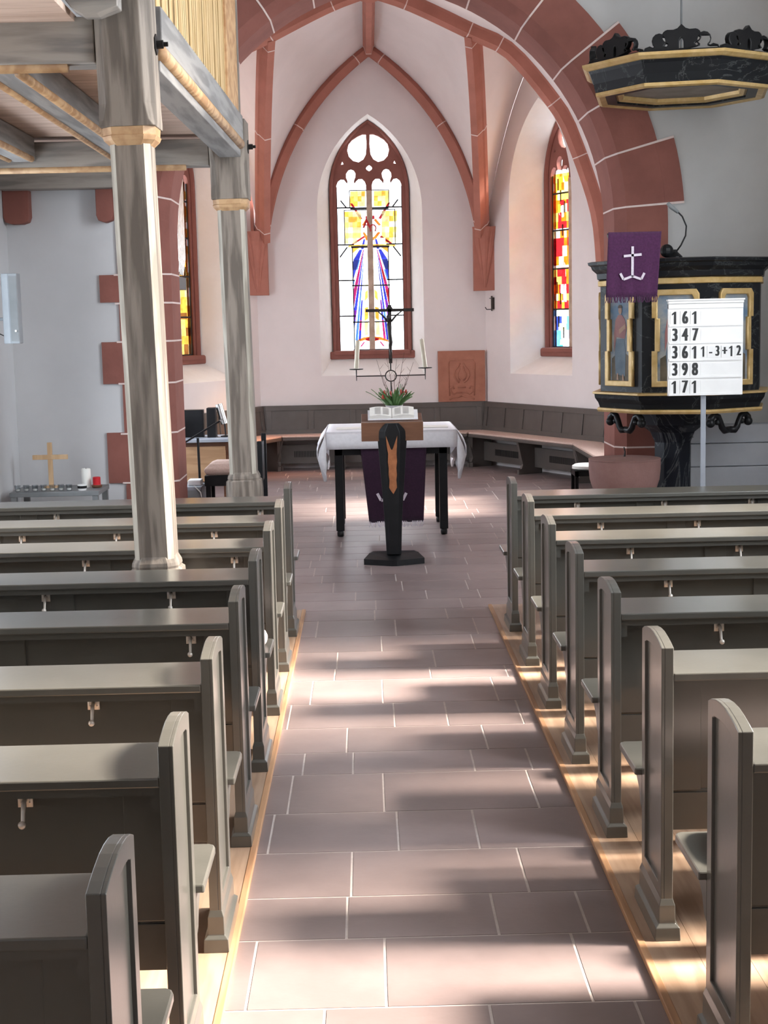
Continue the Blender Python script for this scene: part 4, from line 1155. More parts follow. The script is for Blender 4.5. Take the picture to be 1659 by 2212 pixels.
vs = thing('flower_bucket', 'zinc bucket of red tulips and twigs on the altar', 'flowers', (0.252, 13.14, 0.913))
b = MB(); b.lathe([(0.055, 0), (0.062, 0.05), (0.078, 0.185), (0.082, 0.19), (0.076, 0.188), (0.06, 0.10)], (0, 0, 0), 24); b.build('bucket', M_zinc, vs, smooth='auto')
rn = random.Random(2)
lf = MB()
for i in range(60):
    a = rn.uniform(0, 2 * PI); l = rn.uniform(0.14, 0.25); lean = rn.uniform(0.15, 0.95); w = rn.uniform(0.010, 0.018)
    ca, sa = math.cos(a), math.sin(a); lo = []
    for k in range(6):
        t = k / 5; r = 0.03 + lean * l * t; z = 0.15 + l * t * (1 - 0.35 * lean * t); ww = w * math.sin(PI * (0.12 + 0.86 * t))
        lo.append([(ca * r - sa * ww, sa * r + ca * ww, z), (ca * (r + 0.004), sa * (r + 0.004), z - 0.004), (ca * r + sa * ww, sa * r - ca * ww, z)])
    lf.loft(lo, close=False)
lf.build('leaves', M_leaf, vs, smooth=True)
for i in range(8):
    a = 2 * PI * i / 8 + rn.uniform(-0.2, 0.2); R_ = rn.uniform(0.06, 0.165); z = 0.36 - R_ * 0.6 + rn.uniform(-0.02, 0.02)
    hd = MB(); hd.lathe([(0.003, -0.016), (0.010, -0.008), (0.011, 0.005), (0.006, 0.018), (0.002, 0.022)], (R_ * math.cos(a), R_ * math.sin(a), z), 8)
    hd.tube([(0.02 * math.cos(a), 0.02 * math.sin(a), 0.15), (R_ * 0.6 * math.cos(a), R_ * 0.6 * math.sin(a), 0.26), (R_ * math.cos(a), R_ * math.sin(a), z - 0.015)], 0.003, 5)
    hd.cur = 0
    hd.build('tulip', M_tulip, vs, smooth=True)
for tx, tz, bx in ((-0.15, 0.60, 0.0), (-0.06, 0.62, 0.0), (0.03, 0.60, 0.01), (0.18, 0.57, 0.02), (0.13, 0.47, 0.02), (-0.10, 0.44, 0.0), (0.10, 0.66, 0.01)):
    tw = MB(); p0 = Vector((bx, 0.01, 0.16)); p1 = Vector((tx, rn.uniform(-0.05, 0.05), tz)); mid = p0.lerp(p1, 0.5) + Vector((rn.uniform(-0.02, 0.02), 0, 0.01))
    tw.tube([p0, mid, p1], [0.003, 0.0022, 0.0012], 5)
    for k in range(3):
        s = p0.lerp(p1, 0.45 + 0.18 * k); tw.tube([s, s + Vector((rn.choice((-1, 1)) * 0.03, 0, 0.04))], [0.0018, 0.001], 4)
    tw.build('twig', M_twig, vs)
# white booklets lying on the altar cloth
for x, l in ((-0.15, 'white booklet on the altar cloth left of the lectern'), (0.60, 'white booklet on the altar cloth right of the lectern')):
    tag(MB().box(x - 0.12, x + 0.12, 12.85, 13.1, 0.9115, 0.918).build('booklet', M_pagew, bevel=0.002), l, 'booklet', 'booklets on the altar')

# ------------------------------------------------------------------ wall benches of the apse
def wall_bench(a, b, label, nsup, npan, cut0, cut1, cush):
    a = Vector(a); b = Vector(b); L = (b - a).length; mid = (a + b) / 2
    m = wall_matrix(a, b, mid); r = m.to_3x3()
    root = thing('wall_bench', label, 'bench', (mid.x, mid.y, FZ), math.atan2((b - a).y, (b - a).x), 'panelled benches around the apse')
    # local: x along, -y into the room
    h = L / 2; z0 = -FZ
    def P(x, dd, z): return (x, -dd, z + z0)
    def trap(d0, d1, za, zb, zc, zd): pass
    bk = MB()
    e0 = lambda dd: -h + dd * cut0; e1 = lambda dd: h - dd * cut1
    bk.loft([[P(e0(0.02), 0.02, 0.42), P(e1(0.02), 0.02, 0.42), P(e1(0.10), 0.10, 0.42), P(e0(0.10), 0.10, 0.42)], [P(e0(0.02), 0.02, 0.80), P(e1(0.02), 0.02, 0.80), P(e1(0.055), 0.055, 0.80), P(e0(0.055), 0.055, 0.80)]])
    bk.build('backrest', M_bench, root)
    fr = MB()
    def onb(x, z, o=0.012): dd = 0.10 - 0.045 * (z - 0.42) / 0.38 + o; return P(x, dd, z)
    def strip(xa, xb, za, zb): fr.loft([[onb(xa, za, 0), onb(xb, za, 0), onb(xb, za), onb(xa, za)], [onb(xa, zb, 0), onb(xb, zb, 0), onb(xb, zb), onb(xa, zb)]])
    strip(e0(0.1), e1(0.1), 0.735, 0.80); strip(e0(0.1), e1(0.1), 0.43, 0.49)
    for i in range(npan + 1):
        x = e0(0.1) + 0.04 + (e1(0.1) - e0(0.1) - 0.08) * i / npan; strip(x - 0.035, x + 0.035, 0.49, 0.735)
    fr.build('back_frame', M_bench, root, bevel=0.003)
    st = MB(); st.loft([[P(e0(0.02), 0.02, z), P(e1(0.02), 0.02, z), P(e1(0.47), 0.47, z), P(e0(0.47), 0.47, z)] for z in (0.375, 0.41)])
    st.build('seat', M_bench, root, bevel=0.006)
    kb = MB(); kb.loft([[P(e0(0.2), 0.18, z), P(e1(0.2), 0.18, z), P(e1(0.2), 0.21, z), P(e0(0.2), 0.21, z)] for z in (0.06, 0.30)])
    kb.build('heater_panel', M_bench, root)
    for i in range(nsup - 1):
        gr = MB()
        xa = e0(0.3) + (e1(0.3) - e0(0.3)) * (i + 0.28) / (nsup - 1); xb = e0(0.3) + (e1(0.3) - e0(0.3)) * (i + 0.72) / (nsup - 1)
        x = xa
        while x < xb: gr.loft([[P(x, 0.2105, z), P(x + 0.01, 0.2105, z), P(x + 0.01, 0.213, z), P(x, 0.213, z)] for z in (0.14, 0.22)]); x += 0.02
        gr.build('heater_grille', M_black, root)
    for i in range(nsup):
        x = e0(0.3) + 0.05 + (e1(0.3) - e0(0.3) - 0.1) * i / max(1, nsup - 1)
        sp = MB(); poly = [(0.10, 0.0), (0.10, 0.375), (0.45, 0.375), (0.43, 0.30), (0.38, 0.10), (0.40, 0.05), (0.44, 0.04), (0.44, 0.0)]
        poly = [(q[0], q[1] - z0 if q[1] == 0 else q[1]) for q in poly]
        sp.prism(poly, lambda dd, z: P(x - 0.02, dd, z), lambda dd, z: P(x + 0.02, dd, z)); sp.build('support', M_bench, root, bevel=0.003)
    if cush:
        c = MB(); c.loft([[P(e0(d0), d0, z), P(e1(d0), d0, z), P(e1(d1), d1, z), P(e0(d1), d1, z)] for z, d0, d1 in ((0.411, 0.115, 0.465), (0.438, 0.115, 0.465))])
        co_ = c.build('bench_cushion', M_cush, None, bevel=0.012)
        co_.location = root.location; co_.rotation_euler = root.rotation_euler
        tag(co_, cush, 'cushion', 'long cushions on the apse benches')
T1, T2 = 0.635, 0.265
wall_bench(C1L, C1R, 'dark panelled bench along the rear apse wall behind the altar', 4, 5, T1, T1, 'long rose beige cushion on the bench behind the altar')
wall_bench(C1R, C2R, 'dark panelled bench below the right stained glass window', 3, 6, T1, T2, 'long rose beige cushion on the bench below the right window')
wall_bench(C2R, Vector((2.80, 13.1, 0)), 'dark bench at the right chancel side behind the font', 3, 5, T2, 0.0, 'rose beige cushion on the right chancel side bench')
wall_bench(C2L, C1L, 'dark panelled bench left of the altar, partly behind the far pillar', 3, 5, T2, T1, 'rose beige cushion on the bench left of the altar')

# relief slab on the rear wall
pq = thing('relief_slab', 'red sandstone slab carved with a vase relief on the rear wall', 'plaque', (1.245, 18.985, 0.80))
MB().box(-0.305, 0.305, -0.035, 0.0, 0.003, 0.66).build('slab', M_relief, pq, bevel=0.004)
rl = MB()
def wire(pts, r=0.011): rl.tube([(x, -0.036, z) for x, z in pts], r, 6)
wire([(-0.16, 0.08), (-0.17, 0.50), (-0.15, 0.54), (0.15, 0.54), (0.17, 0.50), (0.16, 0.08)], 0.009)
for sg in (-1, 1):
    wire([(sg * x, z) for x, z in ((0.02, 0.50), (0.05, 0.45), (0.09, 0.40), (0.10, 0.34), (0.07, 0.28), (0.03, 0.25))])
    wire([(sg * x, z) for x, z in ((0.02, 0.46), (0.03, 0.41), (0.055, 0.36), (0.05, 0.31), (0.02, 0.28))], 0.008)
    wire([(sg * x, z) for x, z in ((0.0, 0.12), (0.06, 0.12), (0.10, 0.10), (0.14, 0.13), (0.15, 0.18), (0.11, 0.20), (0.10, 0.17))])
    wire([(sg * x, z) for x, z in ((0.0, 0.08), (0.05, 0.06), (0.12, 0.06), (0.16, 0.03))])
wire([(-0.05, 0.19), (0.05, 0.19)], 0.012)
rl.build('relief', M_relief, pq, smooth=True)

# ------------------------------------------------------------------ pulpit
def octa(R, z, c=(0, 0), rot=0.0, sc=1.0):
    return [(c[0] + R * math.cos(PI / 8 + PI / 4 * k + rot), c[1] + R * math.sin(PI / 8 + PI / 4 * k + rot), z) for k in range(8)]
PR = -0.28
pul = thing('pulpit', 'black marbled octagonal pulpit with gilt framed painted panels', 'pulpit', (2.43, 11.25, FZ))
def ring8(name, prof, mat, rot=PR, bevel=0.0, par=None):
    b = MB(); b.loft([octa(R, z - FZ, rot=rot) for R, z in prof]); return b.build(name, mat, par or pul, bevel=bevel)
ring8('body', [(0.625, 1.24), (0.635, 1.28), (0.635, 2.10), (0.635, 2.13)], M_marble)
ring8('gold_band', [(0.645, 2.075), (0.655, 2.08), (0.655, 2.115), (0.645, 2.12)], M_gold)
ring8('top_cornice', [(0.64, 2.12), (0.66, 2.13), (0.665, 2.17), (0.70, 2.20), (0.71, 2.225), (0.73, 2.235), (0.735, 2.255), (0.70, 2.262)], M_marble)
ring8('lower_cornice', [(0.60, 1.155), (0.64, 1.16), (0.655, 1.20), (0.68, 1.235), (0.685, 1.262), (0.64, 1.27)], M_marble)
ring8('gold_moulding', [(0.60, 1.125), (0.655, 1.13), (0.665, 1.145), (0.66, 1.16), (0.60, 1.165)], M_gold)
ring8('gold_fillet', [(0.675, 1.262), (0.70, 1.268), (0.70, 1.282), (0.64, 1.286)], M_gold)
b = MB(); b.loft([octa(R, z - FZ, (-0.06, 0), PR) for R, z in ((0.16, FZ), (0.16, 0.05), (0.145, 0.08), (0.145, 0.88), (0.18, 0.96), (0.26, 1.02), (0.29, 1.13))])
b.build('column', M_marble2, pul)
def face_frame(k, hw, z0, z1, paint):
    """framed panel on octagon face k"""
    a = PR + PI / 4 * k; ap_ = 0.635 * math.cos(PI / 8)
    n = Vector((math.cos(a), math.sin(a), 0)); rt = Vector((-math.sin(a), math.cos(a), 0))
    org = n * (ap_ + 0.001); m = facing((org.x, org.y, -FZ), rt, (0, 0, 1))
    zm0, zm1 = z0 + (z1 - z0) * 0.36, z0 + (z1 - z0) * 0.72
    s = 0.022
    out = [(-hw, z0), (hw, z0), (hw, zm0), (hw - s, zm0), (hw - s, zm1), (hw, zm1), (hw, z1 - 0.03), (hw - 0.02, z1), (-hw + 0.02, z1), (-hw, z1 - 0.03), (-hw, zm1), (-hw + s, zm1), (-hw + s, zm0), (-hw, zm0)]
    inn = [(x * (hw - 0.030) / hw, z0 + 0.030 + (z - z0) * (z1 - z0 - 0.06) / (z1 - z0)) for x, z in out]
    fr = filled('gilt_frame', [out, inn], 0.010, M_gold, pul, m @ Matrix.Translation((0, 0, 0.010)), bevel=0.006)
    pn = MB(); pn.add([m @ Vector((x, z, 0.003)) for x, z in inn], [list(range(len(inn)))]); pnl = pn.build('painted_panel', M_sky_blue, fr)
    pg = MB(); pg.add([m @ Vector((x, z, 0.0038)) for x, z in ((-hw + 0.055, z0 + 0.035), (hw - 0.055, z0 + 0.035), (hw - 0.055, z0 + 0.22), (0, z0 + 0.27), (-hw + 0.055, z0 + 0.20))], [(0, 1, 2, 3, 4)]); pg.build('painted_ground', M_ground, fr)
    if paint:
        h = z1 - z0
        def blob(pts, mat, dz): q = MB(); q.add([m @ Vector((x * hw, z0 + z * h, dz)) for x, z in pts], [list(range(len(pts)))]); q.build('painted_figure', mat, fr)
        blob([(-0.35, 0.12), (0.35, 0.10), (0.42, 0.35), (0.30, 0.50), (-0.28, 0.50), (-0.42, 0.34)], M_bluecl, 0.0048)
        blob([(-0.46, 0.36), (-0.30, 0.52), (0.34, 0.50), (0.48, 0.62), (0.34, 0.71), (0.12, 0.755), (-0.14, 0.755), (-0.36, 0.70), (-0.46, 0.56)], M_rose, 0.0054)
        blob([(-0.13 * math.cos(t) * 1.0 + 0.0, 0.805 + 0.045 * math.sin(t)) for t in [2 * PI * i / 14 for i in range(14)]], M_skin, 0.0062)
        blob([(-0.17 * math.cos(t), 0.828 + 0.035 * math.sin(t)) for t in [PI * i / 10 for i in range(11)]], M_hair, 0.0066)
        blob([(-0.10, 0.60), (0.38, 0.66), (0.40, 0.61), (-0.05, 0.55)], M_skin, 0.0062)
        blob([(-0.28, 0.06), (-0.12, 0.06), (-0.16, 0.13), (-0.24, 0.13)], M_skin, 0.0062); blob([(0.14, 0.05), (0.30, 0.05), (0.24, 0.12), (0.16, 0.12)], M_skin, 0.0062)
for k, pt in ((5, True), (6, True), (7, True), (4, False)): face_frame(k, 0.155 if k != 6 else 0.165, 1.335, 2.03, pt)
# carved scrolls below the lower cornice
for k in (5, 6, 7):
    a = PR + PI / 4 * k; n = Vector((math.cos(a), math.sin(a), 0)); rt = Vector((-math.sin(a), math.cos(a), 0)); org = n * 0.54
    if k == 6: continue
    b = MB()
    def sc(x, z): p = org + rt * x; return (p.x, p.y, z - FZ)
    for sg in (-1, 1):
        b.tube([sc(sg * x, z) for x, z in ((0.0, 1.00), (0.05, 0.995), (0.075, 1.02), (0.09, 1.06), (0.11, 1.10), (0.15, 1.115), (0.18, 1.09), (0.185, 1.06))], [0.024, 0.026, 0.024, 0.022, 0.022, 0.024, 0.026, 0.028], 8)
        b.ball(sc(sg * 0.185, 1.055), 0.034, 10)
        b.ball(sc(sg * 0.12, 1.06), 0.022, 8)
    b.build('carved_scroll', M_black, pul, smooth=True)
MB().obox((-0.48, -0.575, 2.405 - FZ), [(1, 0, 0), (0, 0.94, 0.34), (0, -0.34, 0.94)], 0.17, 0.10, 0.012).build('book_rest', M_black, pul, bevel=0.003)
MB().box(-0.40, -0.36, -0.52, -0.46, 2.26 - FZ, 2.41 - FZ).build('book_rest_stem', M_black, pul)
hanging('pulpit_hanging', 'purple fringed cloth with silver anchor hanging over the pulpit edge', 1.755, 2.135, 1.735, 2.105, 10.555, 2.445, 1.985, M_purple, M_purple, (1.925, 2.215, 0.205))
mc = thing('gooseneck_microphone', 'black gooseneck microphone bent over on the pulpit top', 'microphone', (2.31, 10.95, 2.262))
b = MB(); b.lathe([(0.06, 0), (0.062, 0.02), (0.03, 0.05), (0.02, 0.07)], (0, 0, 0), 16); b.ball((-0.06, -0.03, 0.06), 0.05, 10); b.build('base', M_black, mc)
b = MB(); b.tube([(0.02, 0, 0.06), (0.05, 0, 0.10), (0.085, 0, 0.17), (0.09, 0, 0.24), (0.06, 0, 0.31), (0.02, 0, 0.35)], 0.006, 8); b.build('gooseneck', M_black, mc, smooth=True)
b = MB(); b.tube([(0.03, 0, 0.34), (-0.02, 0, 0.38), (-0.05, 0, 0.41)], [0.012, 0.017, 0.014], 10); b.build('microphone_head', M_grey, mc, smooth=True)

can = thing('sound_canopy', 'black and gold octagonal sound canopy hanging above the pulpit', 'canopy', (2.42, 11.25, 0))
def cring(name, prof, mat, cap=True):
    b = MB(); b.loft([octa(R, z, rot=-0.21) for R, z in prof], cap0=cap, cap1=cap); return b.build(name, mat, can)
cring('rim_moulding', [(0.70, 3.645), (0.745, 3.655), (0.775, 3.675), (0.78, 3.695), (0.74, 3.70)], M_gold)
cring('band', [(0.655, 3.49), (0.675, 3.50), (0.69, 3.56), (0.715, 3.63), (0.73, 3.652)], M_marble, False)
cring('lower_moulding', [(0.60, 3.515), (0.60, 3.475), (0.645, 3.465), (0.672, 3.475), (0.675, 3.497), (0.655, 3.505)], M_gold, False)
cring('inner_lip', [(0.605, 3.478), (0.52, 3.478), (0.52, 3.53), (0.53, 3.54)], M_marble, False)
cring('inner_moulding', [(0.535, 3.50), (0.50, 3.49), (0.47, 3.505), (0.46, 3.535)], M_gold, False)
cring('soffit', [(0.55, 3.53), (0.55, 3.55)], pmat('dull_painted_soffit', (0.17, 0.14, 0.11), (0.26, 0.22, 0.18), 0.7, 5))
cring('top_board', [(0.735, 3.69), (0.735, 3.71)], M_black)
cresting = [(-0.26, 0.0), (0.26, 0.0), (0.25, 0.025), (0.22, 0.035), (0.20, 0.025), (0.185, 0.03)] + circ(0.155, 0.075, 0.045, -60, 240, 10) + [(0.10, 0.025), (0.085, 0.05)] + circ(0.09, 0.10, 0.042, -80, 80, 8) + [(0.055, 0.14), (0.025, 0.15), (0.0, 0.175)]
half = cresting[1:]
full = [(0.26, 0.0)] + half[1:] + [(-x, z) for x, z in half[::-1][1:]]
slot = [(-0.022, 0.012), (0.022, 0.012), (0.02, 0.07), (0.012, 0.09), (0.0, 0.098), (-0.012, 0.09), (-0.02, 0.07)]
for k in range(8):
    a = -0.21 + PI / 4 * k; n = Vector((math.cos(a), math.sin(a), 0)); rt = Vector((-math.sin(a), math.cos(a), 0)); org = n * (0.735 * math.cos(PI / 8) - 0.03)
    filled('cresting', [full, slot], 0.016, M_black, can, facing((org.x, org.y, 3.70), rt, (0, 0, 1)), bevel=0.006)
b = MB(); b.tube([(0, 0, 3.70), (0, 0, CZ)], 0.008, 8); b.build('hanging_rod', M_grey, can)

# ------------------------------------------------------------------ hymn board
hb_ = thing('hymn_board', 'white hymn number board on a grey post before the pulpit', 'sign', (2.325, 10.0, FZ))
BW, BH, BZ = 0.512, 0.655, 1.30 - FZ
def bq(x, z): return facing((x, -0.02, BZ + z), (1, 0, 0), (0, 0, 1))
MB().box(-BW / 2, BW / 2, -0.015, 0.012, BZ, BZ + BH).build('board', M_white, hb_, bevel=0.002)
b = MB(); b.box(-BW / 2 - 0.008, BW / 2 + 0.008, -0.035, 0.015, BZ + BH - 0.012, BZ + BH); b.box(-BW / 2 - 0.002, BW / 2 + 0.002, -0.028, 0.012, BZ + BH - 0.030, BZ + BH - 0.012); b.box(-BW / 2, BW / 2, -0.020, 0.012, BZ + BH - 0.065, BZ + BH - 0.03); b.build('header_moulding', M_white, hb_, bevel=0.003)
b = MB()
rowz = [0.485, 0.368, 0.250, 0.133, 0.015]
for z in rowz: b.box(-BW / 2 + 0.005, BW / 2 - 0.008, -0.022, -0.014, BZ + z - 0.014, BZ + z + 0.002)
b.build('rails', M_white, hb_)
rows = [('161', ''), ('347', ''), ('361', '1-3+12'), ('398', ''), ('171', '')]
for z, (num, ext) in zip(rowz, rows):
    for i, ch in enumerate(num):
        x = -BW / 2 + 0.045 + i * 0.069
        cdm = MB().box(x - 0.033, x + 0.033, -0.0185, -0.0145, BZ + z - 0.001, BZ + z + 0.090).build('number_card', M_white, hb_, bevel=0.001)
        (numeral_one('digit', 0.122, 0.0006, M_ink, cdm, facing((x, -0.0195, BZ + z + 0.043), (1, 0, 0), (0, 0, 1)), 0.001) if ch == '1' else text_mesh('digit', ch, 0.122, 0.0006, M_ink, cdm, facing((x, -0.0195, BZ + z + 0.043), (1, 0, 0), (0, 0, 1)), sx=0.60, bold=0.0055))
    if ext:
        x = -BW / 2 + 0.240
        for ch in ext:
            w = 0.046 if ch in '-+' else 0.050
            cdm = MB().box(x - w / 2, x + w / 2 - 0.001, -0.0185, -0.0145, BZ + z + 0.006, BZ + z + 0.088).build('number_card', M_white, hb_, bevel=0.001)
            (numeral_one('digit', 0.098, 0.0006, M_ink, cdm, facing((x, -0.0195, BZ + z + 0.048), (1, 0, 0), (0, 0, 1)), 0.0005) if ch == '1' else text_mesh('digit', ch, 0.098, 0.0006, M_ink, cdm, facing((x, -0.0195, BZ + z + 0.048), (1, 0, 0), (0, 0, 1)), sx=0.58, bold=0.0042))
            x += w
    else:
        MB().box(-0.035, BW / 2 - 0.018, -0.0165, -0.0145, BZ + z, BZ + z + 0.088).build('blank_strip', M_white, hb_, bevel=0.001)
MB().box(-0.022, 0.012, 0.013, 0.030, 0.03, BZ + 0.3).build('post', M_bluegrey, hb_, bevel=0.002)
MB().box(-0.20, 0.19, -0.10, 0.14, 0.0, 0.03).build('foot_plate', M_bluegrey, hb_, bevel=0.004)

# ------------------------------------------------------------------ font, stool, stair, at the right
ft = thing('baptismal_font', 'round pink sandstone font with flat lid left of the pulpit', 'font', (1.95, 11.0, FZ))
b = MB(); b.lathe([(0.20, 0.0), (0.20, 0.06), (0.12, 0.12), (0.11, 0.42), (0.15, 0.47), (0.205, 0.51), (0.24, 0.57), (0.262, 0.64), (0.270, 0.72), (0.270, 0.79), (0.24, 0.79)], (0, 0, 0), 32); b.build('bowl', M_stonepink, ft, smooth='auto')
b = MB(); b.lathe([(0.24, 0.785), (0.272, 0.792), (0.272, 0.800), (0.02, 0.812)], (0, 0, 0), 32); ld = b.build('lid', M_stonepink, ft, smooth='auto')
b = MB(); b.tube([(-0.0, 0, 0.81), (0.004, 0, 0.85), (-0.004, 0, 0.885)], [0.008, 0.006, 0.004], 8); b.build('lid_handle', M_iron, ld)
stl = thing('stool', 'black legged stool with round white seat beside the font', 'stool', (2.13, 14.0, FZ))
for sx in (-1, 1):
    for sy in (-1, 1): MB().box(sx * 0.13 - 0.016, sx * 0.13 + 0.016, sy * 0.13 - 0.016, sy * 0.13 + 0.016, 0, 0.41).build('leg', M_black, stl)
MB().box(-0.146, 0.146, -0.146, 0.146, 0.36, 0.412).build('frame', M_black, stl)
b = MB(); b.lathe([(0.13, 0.412), (0.155, 0.425), (0.155, 0.45), (0.13, 0.465), (0.02, 0.468)], (0, 0, 0), 24); b.build('seat', M_waxw, stl, smooth='auto')
stair = thing('pulpit_stair', 'pale grey boarded stair casing right of the pulpit column', 'stair', (0, 0, FZ))
for i, (z0, z1, y, x0) in enumerate(((0.845, 0.995, 11.62, 2.49), (0.66, 0.845, 11.60, 2.53), (0.30, 0.66, 11.58, 2.57), (0.0, 0.30, 11.56, 2.57))):
    MB().box(x0, 4.15, y, y + 0.16, z0, z1 - 0.004).build('casing_board', M_palegrey, stair, bevel=0.006)
MB().box(2.52, 2.555, 11.50, 11.555, 0.0, 0.83).build('newel', M_lightwood, stair, bevel=0.004)
b = MB(); b.tube([(2.54 + 0.024 * math.cos(t), 11.612, 0.90 + 0.012 * math.sin(t)) for t in [2 * PI * i / 12 for i in range(13)]], 0.003, 6); b.tube([(2.564, 11.612, 0.90), (2.61, 11.612, 0.898)], 0.003, 6); b.build('hook_eye', M_iron, stair)

# ------------------------------------------------------------------ left side: candle table, speaker
tb = thing('candle_table', 'low grey steel table under the wooden cross by the left wall', 'table', (-2.42, 11.52, FZ))
MB().box(-0.36, 0.33, -0.26, 0.22, 0.575, 0.612).build('table_top', M_grey, tb, bevel=0.004)
for sx in (-0.33, 0.30):
    for sy in (-0.23, 0.19): MB().box(sx - 0.022, sx + 0.022, sy - 0.022, sy + 0.022, 0, 0.576).build('leg', M_grey, tb)
TT = 0.612 + FZ
wc = thing('wooden_cross', 'plain pale wooden cross standing on the grey candle table', 'cross', (-2.52, 11.58, TT))
MB().box(-0.018, 0.018, -0.012, 0.012, 0.012, 0.36).build('upright', M_lightwood, wc, bevel=0.002)
MB().box(-0.138, 0.140, -0.0125, 0.0125, 0.225, 0.262).build('crossbar', M_lightwood, wc, bevel=0.002)
MB().box(-0.05, 0.05, -0.04, 0.04, 0.0, 0.013).build('foot', M_lightwood, wc)
pc = thing('pillar_candle', 'thick white pillar candle right of the wooden cross', 'candle', (-2.235, 11.55, TT))
b = MB(); b.lathe([(0.037, 0), (0.037, 0.14), (0.033, 0.149), (0.020, 0.140)], (0, 0, 0), 20); b.build('wax', M_waxw, pc, smooth='auto')
b = MB(); b.tube([(0, 0, 0.14), (0.001, 0, 0.156)], 0.002, 5); b.build('wick', M_ink, pc)
rc = thing('red_candle', 'short red candle on a dish at the right end of the table', 'candle', (-2.145, 11.50, TT))
b = MB(); b.lathe([(0.028, 0.0), (0.040, 0.006), (0.043, 0.022), (0.036, 0.024)], (0, 0, 0), 18); b.build('dish', M_brown, rc, smooth='auto')
b = MB(); b.lathe([(0.031, 0.024), (0.031, 0.082), (0.027, 0.086), (0.012, 0.082)], (0, 0, 0), 18); b.build('wax', M_waxr, rc, smooth='auto')
proto = None
GX = [-2.73, -2.665, -2.595, -2.53, -2.46, -2.395, -2.33]
nm = ['leftmost', 'second', 'third', 'fourth', 'fifth', 'sixth', 'seventh']
for i, x in enumerate(GX):
    if proto is None:
        g = empty('tealight_glass')
        b = MB(); b.lathe([(0.020, 0.002), (0.026, 0.048), (0.0265, 0.05), (0.0235, 0.048), (0.018, 0.006)], (0, 0, 0), 16); b.build('glass', M_clearglass, g, smooth='auto')
        b = MB(); b.lathe([(0.017, 0.007), (0.0175, 0.020), (0.004, 0.019)], (0, 0, 0), 14); b.build('tealight', M_waxw, g, smooth='auto')
        proto = g
    else: g = copy_tree(proto)
    g.location = (x, 11.33 + 0.01 * (i % 2), TT)
    tag(g, 'clear tealight glass, %s from the left in the front row on the grey table' % nm[i] if i else 'clear tealight glass, leftmost in the front row on the grey table', 'glass', 'tealight glasses on the grey table')
hd_ = thing('lighter_tray', 'small dark striped bowl at the front right of the candle table', 'bowl', (-2.23, 11.34, TT))
b = MB(); b.lathe([(0.030, 0.0), (0.036, 0.02), (0.036, 0.045), (0.032, 0.046)], (0, 0, 0), 18); b.build('bowl', M_white, hd_, smooth='auto')
b = MB(); b.lathe([(0.0365, 0.016), (0.0372, 0.018), (0.0372, 0.034), (0.0365, 0.036)], (0, 0, 0), 18); b.build('dark_band', M_black, hd_)
sp_ = thing('loudspeaker', 'slim light grey column loudspeaker on the left wall', 'speaker', (-2.585, 10.85, 1.745))
b = MB(); b.loft([[(-0.06, -0.045, z), (-0.01, -0.06, z), (0.055, -0.045, z), (0.060, 0.05, z), (-0.06, 0.05, z)] for z in (0.0, 0.51)]); b.build('cabinet', M_lgrey, sp_, bevel=0.006)
MB().loft([[(0.0, -0.064, z), (0.052, -0.052, z), (0.052, -0.046, z), (0.0, -0.058, z)] for z in (0.02, 0.49)]).build('grille', M_grey, sp_)
MB().box(0.028, 0.040, -0.064, -0.056, 0.085, 0.10).build('badge', M_white, sp_)
b = MB(); b.tube([(-0.06, 0.0, 0.18), (-0.16, 0.0, 0.18), (-0.28, 0.0, 0.19)], 0.012, 8); b.box(-0.285, -0.27, -0.05, 0.05, 0.12, 0.30); b.build('wall_bracket', M_lgrey, sp_)
b = MB(); b.tube([(-0.06, 0.03, 0.05), (-0.12, 0.03, 0.08), (-0.2, 0.03, 0.13), (-0.27, 0.02, 0.14)], 0.004, 6); b.build('cable', M_ink, sp_)

# ------------------------------------------------------------------ organ and musicians' corner left in the chancel
og = thing('organ', 'black cased organ with silver pipes hung on the left chancel wall', 'organ', (-2.05, 14.1, 2.20))
b = MB(); b.box(-0.40, 0.30, -0.42, 0.5, 0.0, 0.12); b.box(-0.40, 0.235, -0.35, 0.5, 0.12, 1.75); b.box(0.22, 0.27, -0.37, -0.30, 0.12, 1.75); b.build('case', M_black, og, bevel=0.004)
for i in range(5):
    b = MB(); x = -0.33 + i * 0.125
    b.tube([(x, -0.40, 0.14), (x, -0.40, 0.30), (x, -0.40, 1.60 - 0.06 * i)], [0.012, 0.045, 0.045], 12); b.build('pipe', M_steel, og, smooth='auto')
for i in range(6):
    b = MB(); y = -0.24 + i * 0.115
    b.tube([(0.285, y, 0.14), (0.285, y, 0.30), (0.285, y, 1.15 + 0.08 * i)], [0.012, 0.040, 0.040], 12); b.build('pipe', M_steel, og, smooth='auto')
MB().box(-0.30, 0.25, -0.36, 0.4, -0.14, -0.004).build('bracket', M_white, og)
MB().box(-0.50, -0.30, -0.3, 0.4, -0.10, 1.2).build('wall_mount', M_black, og)

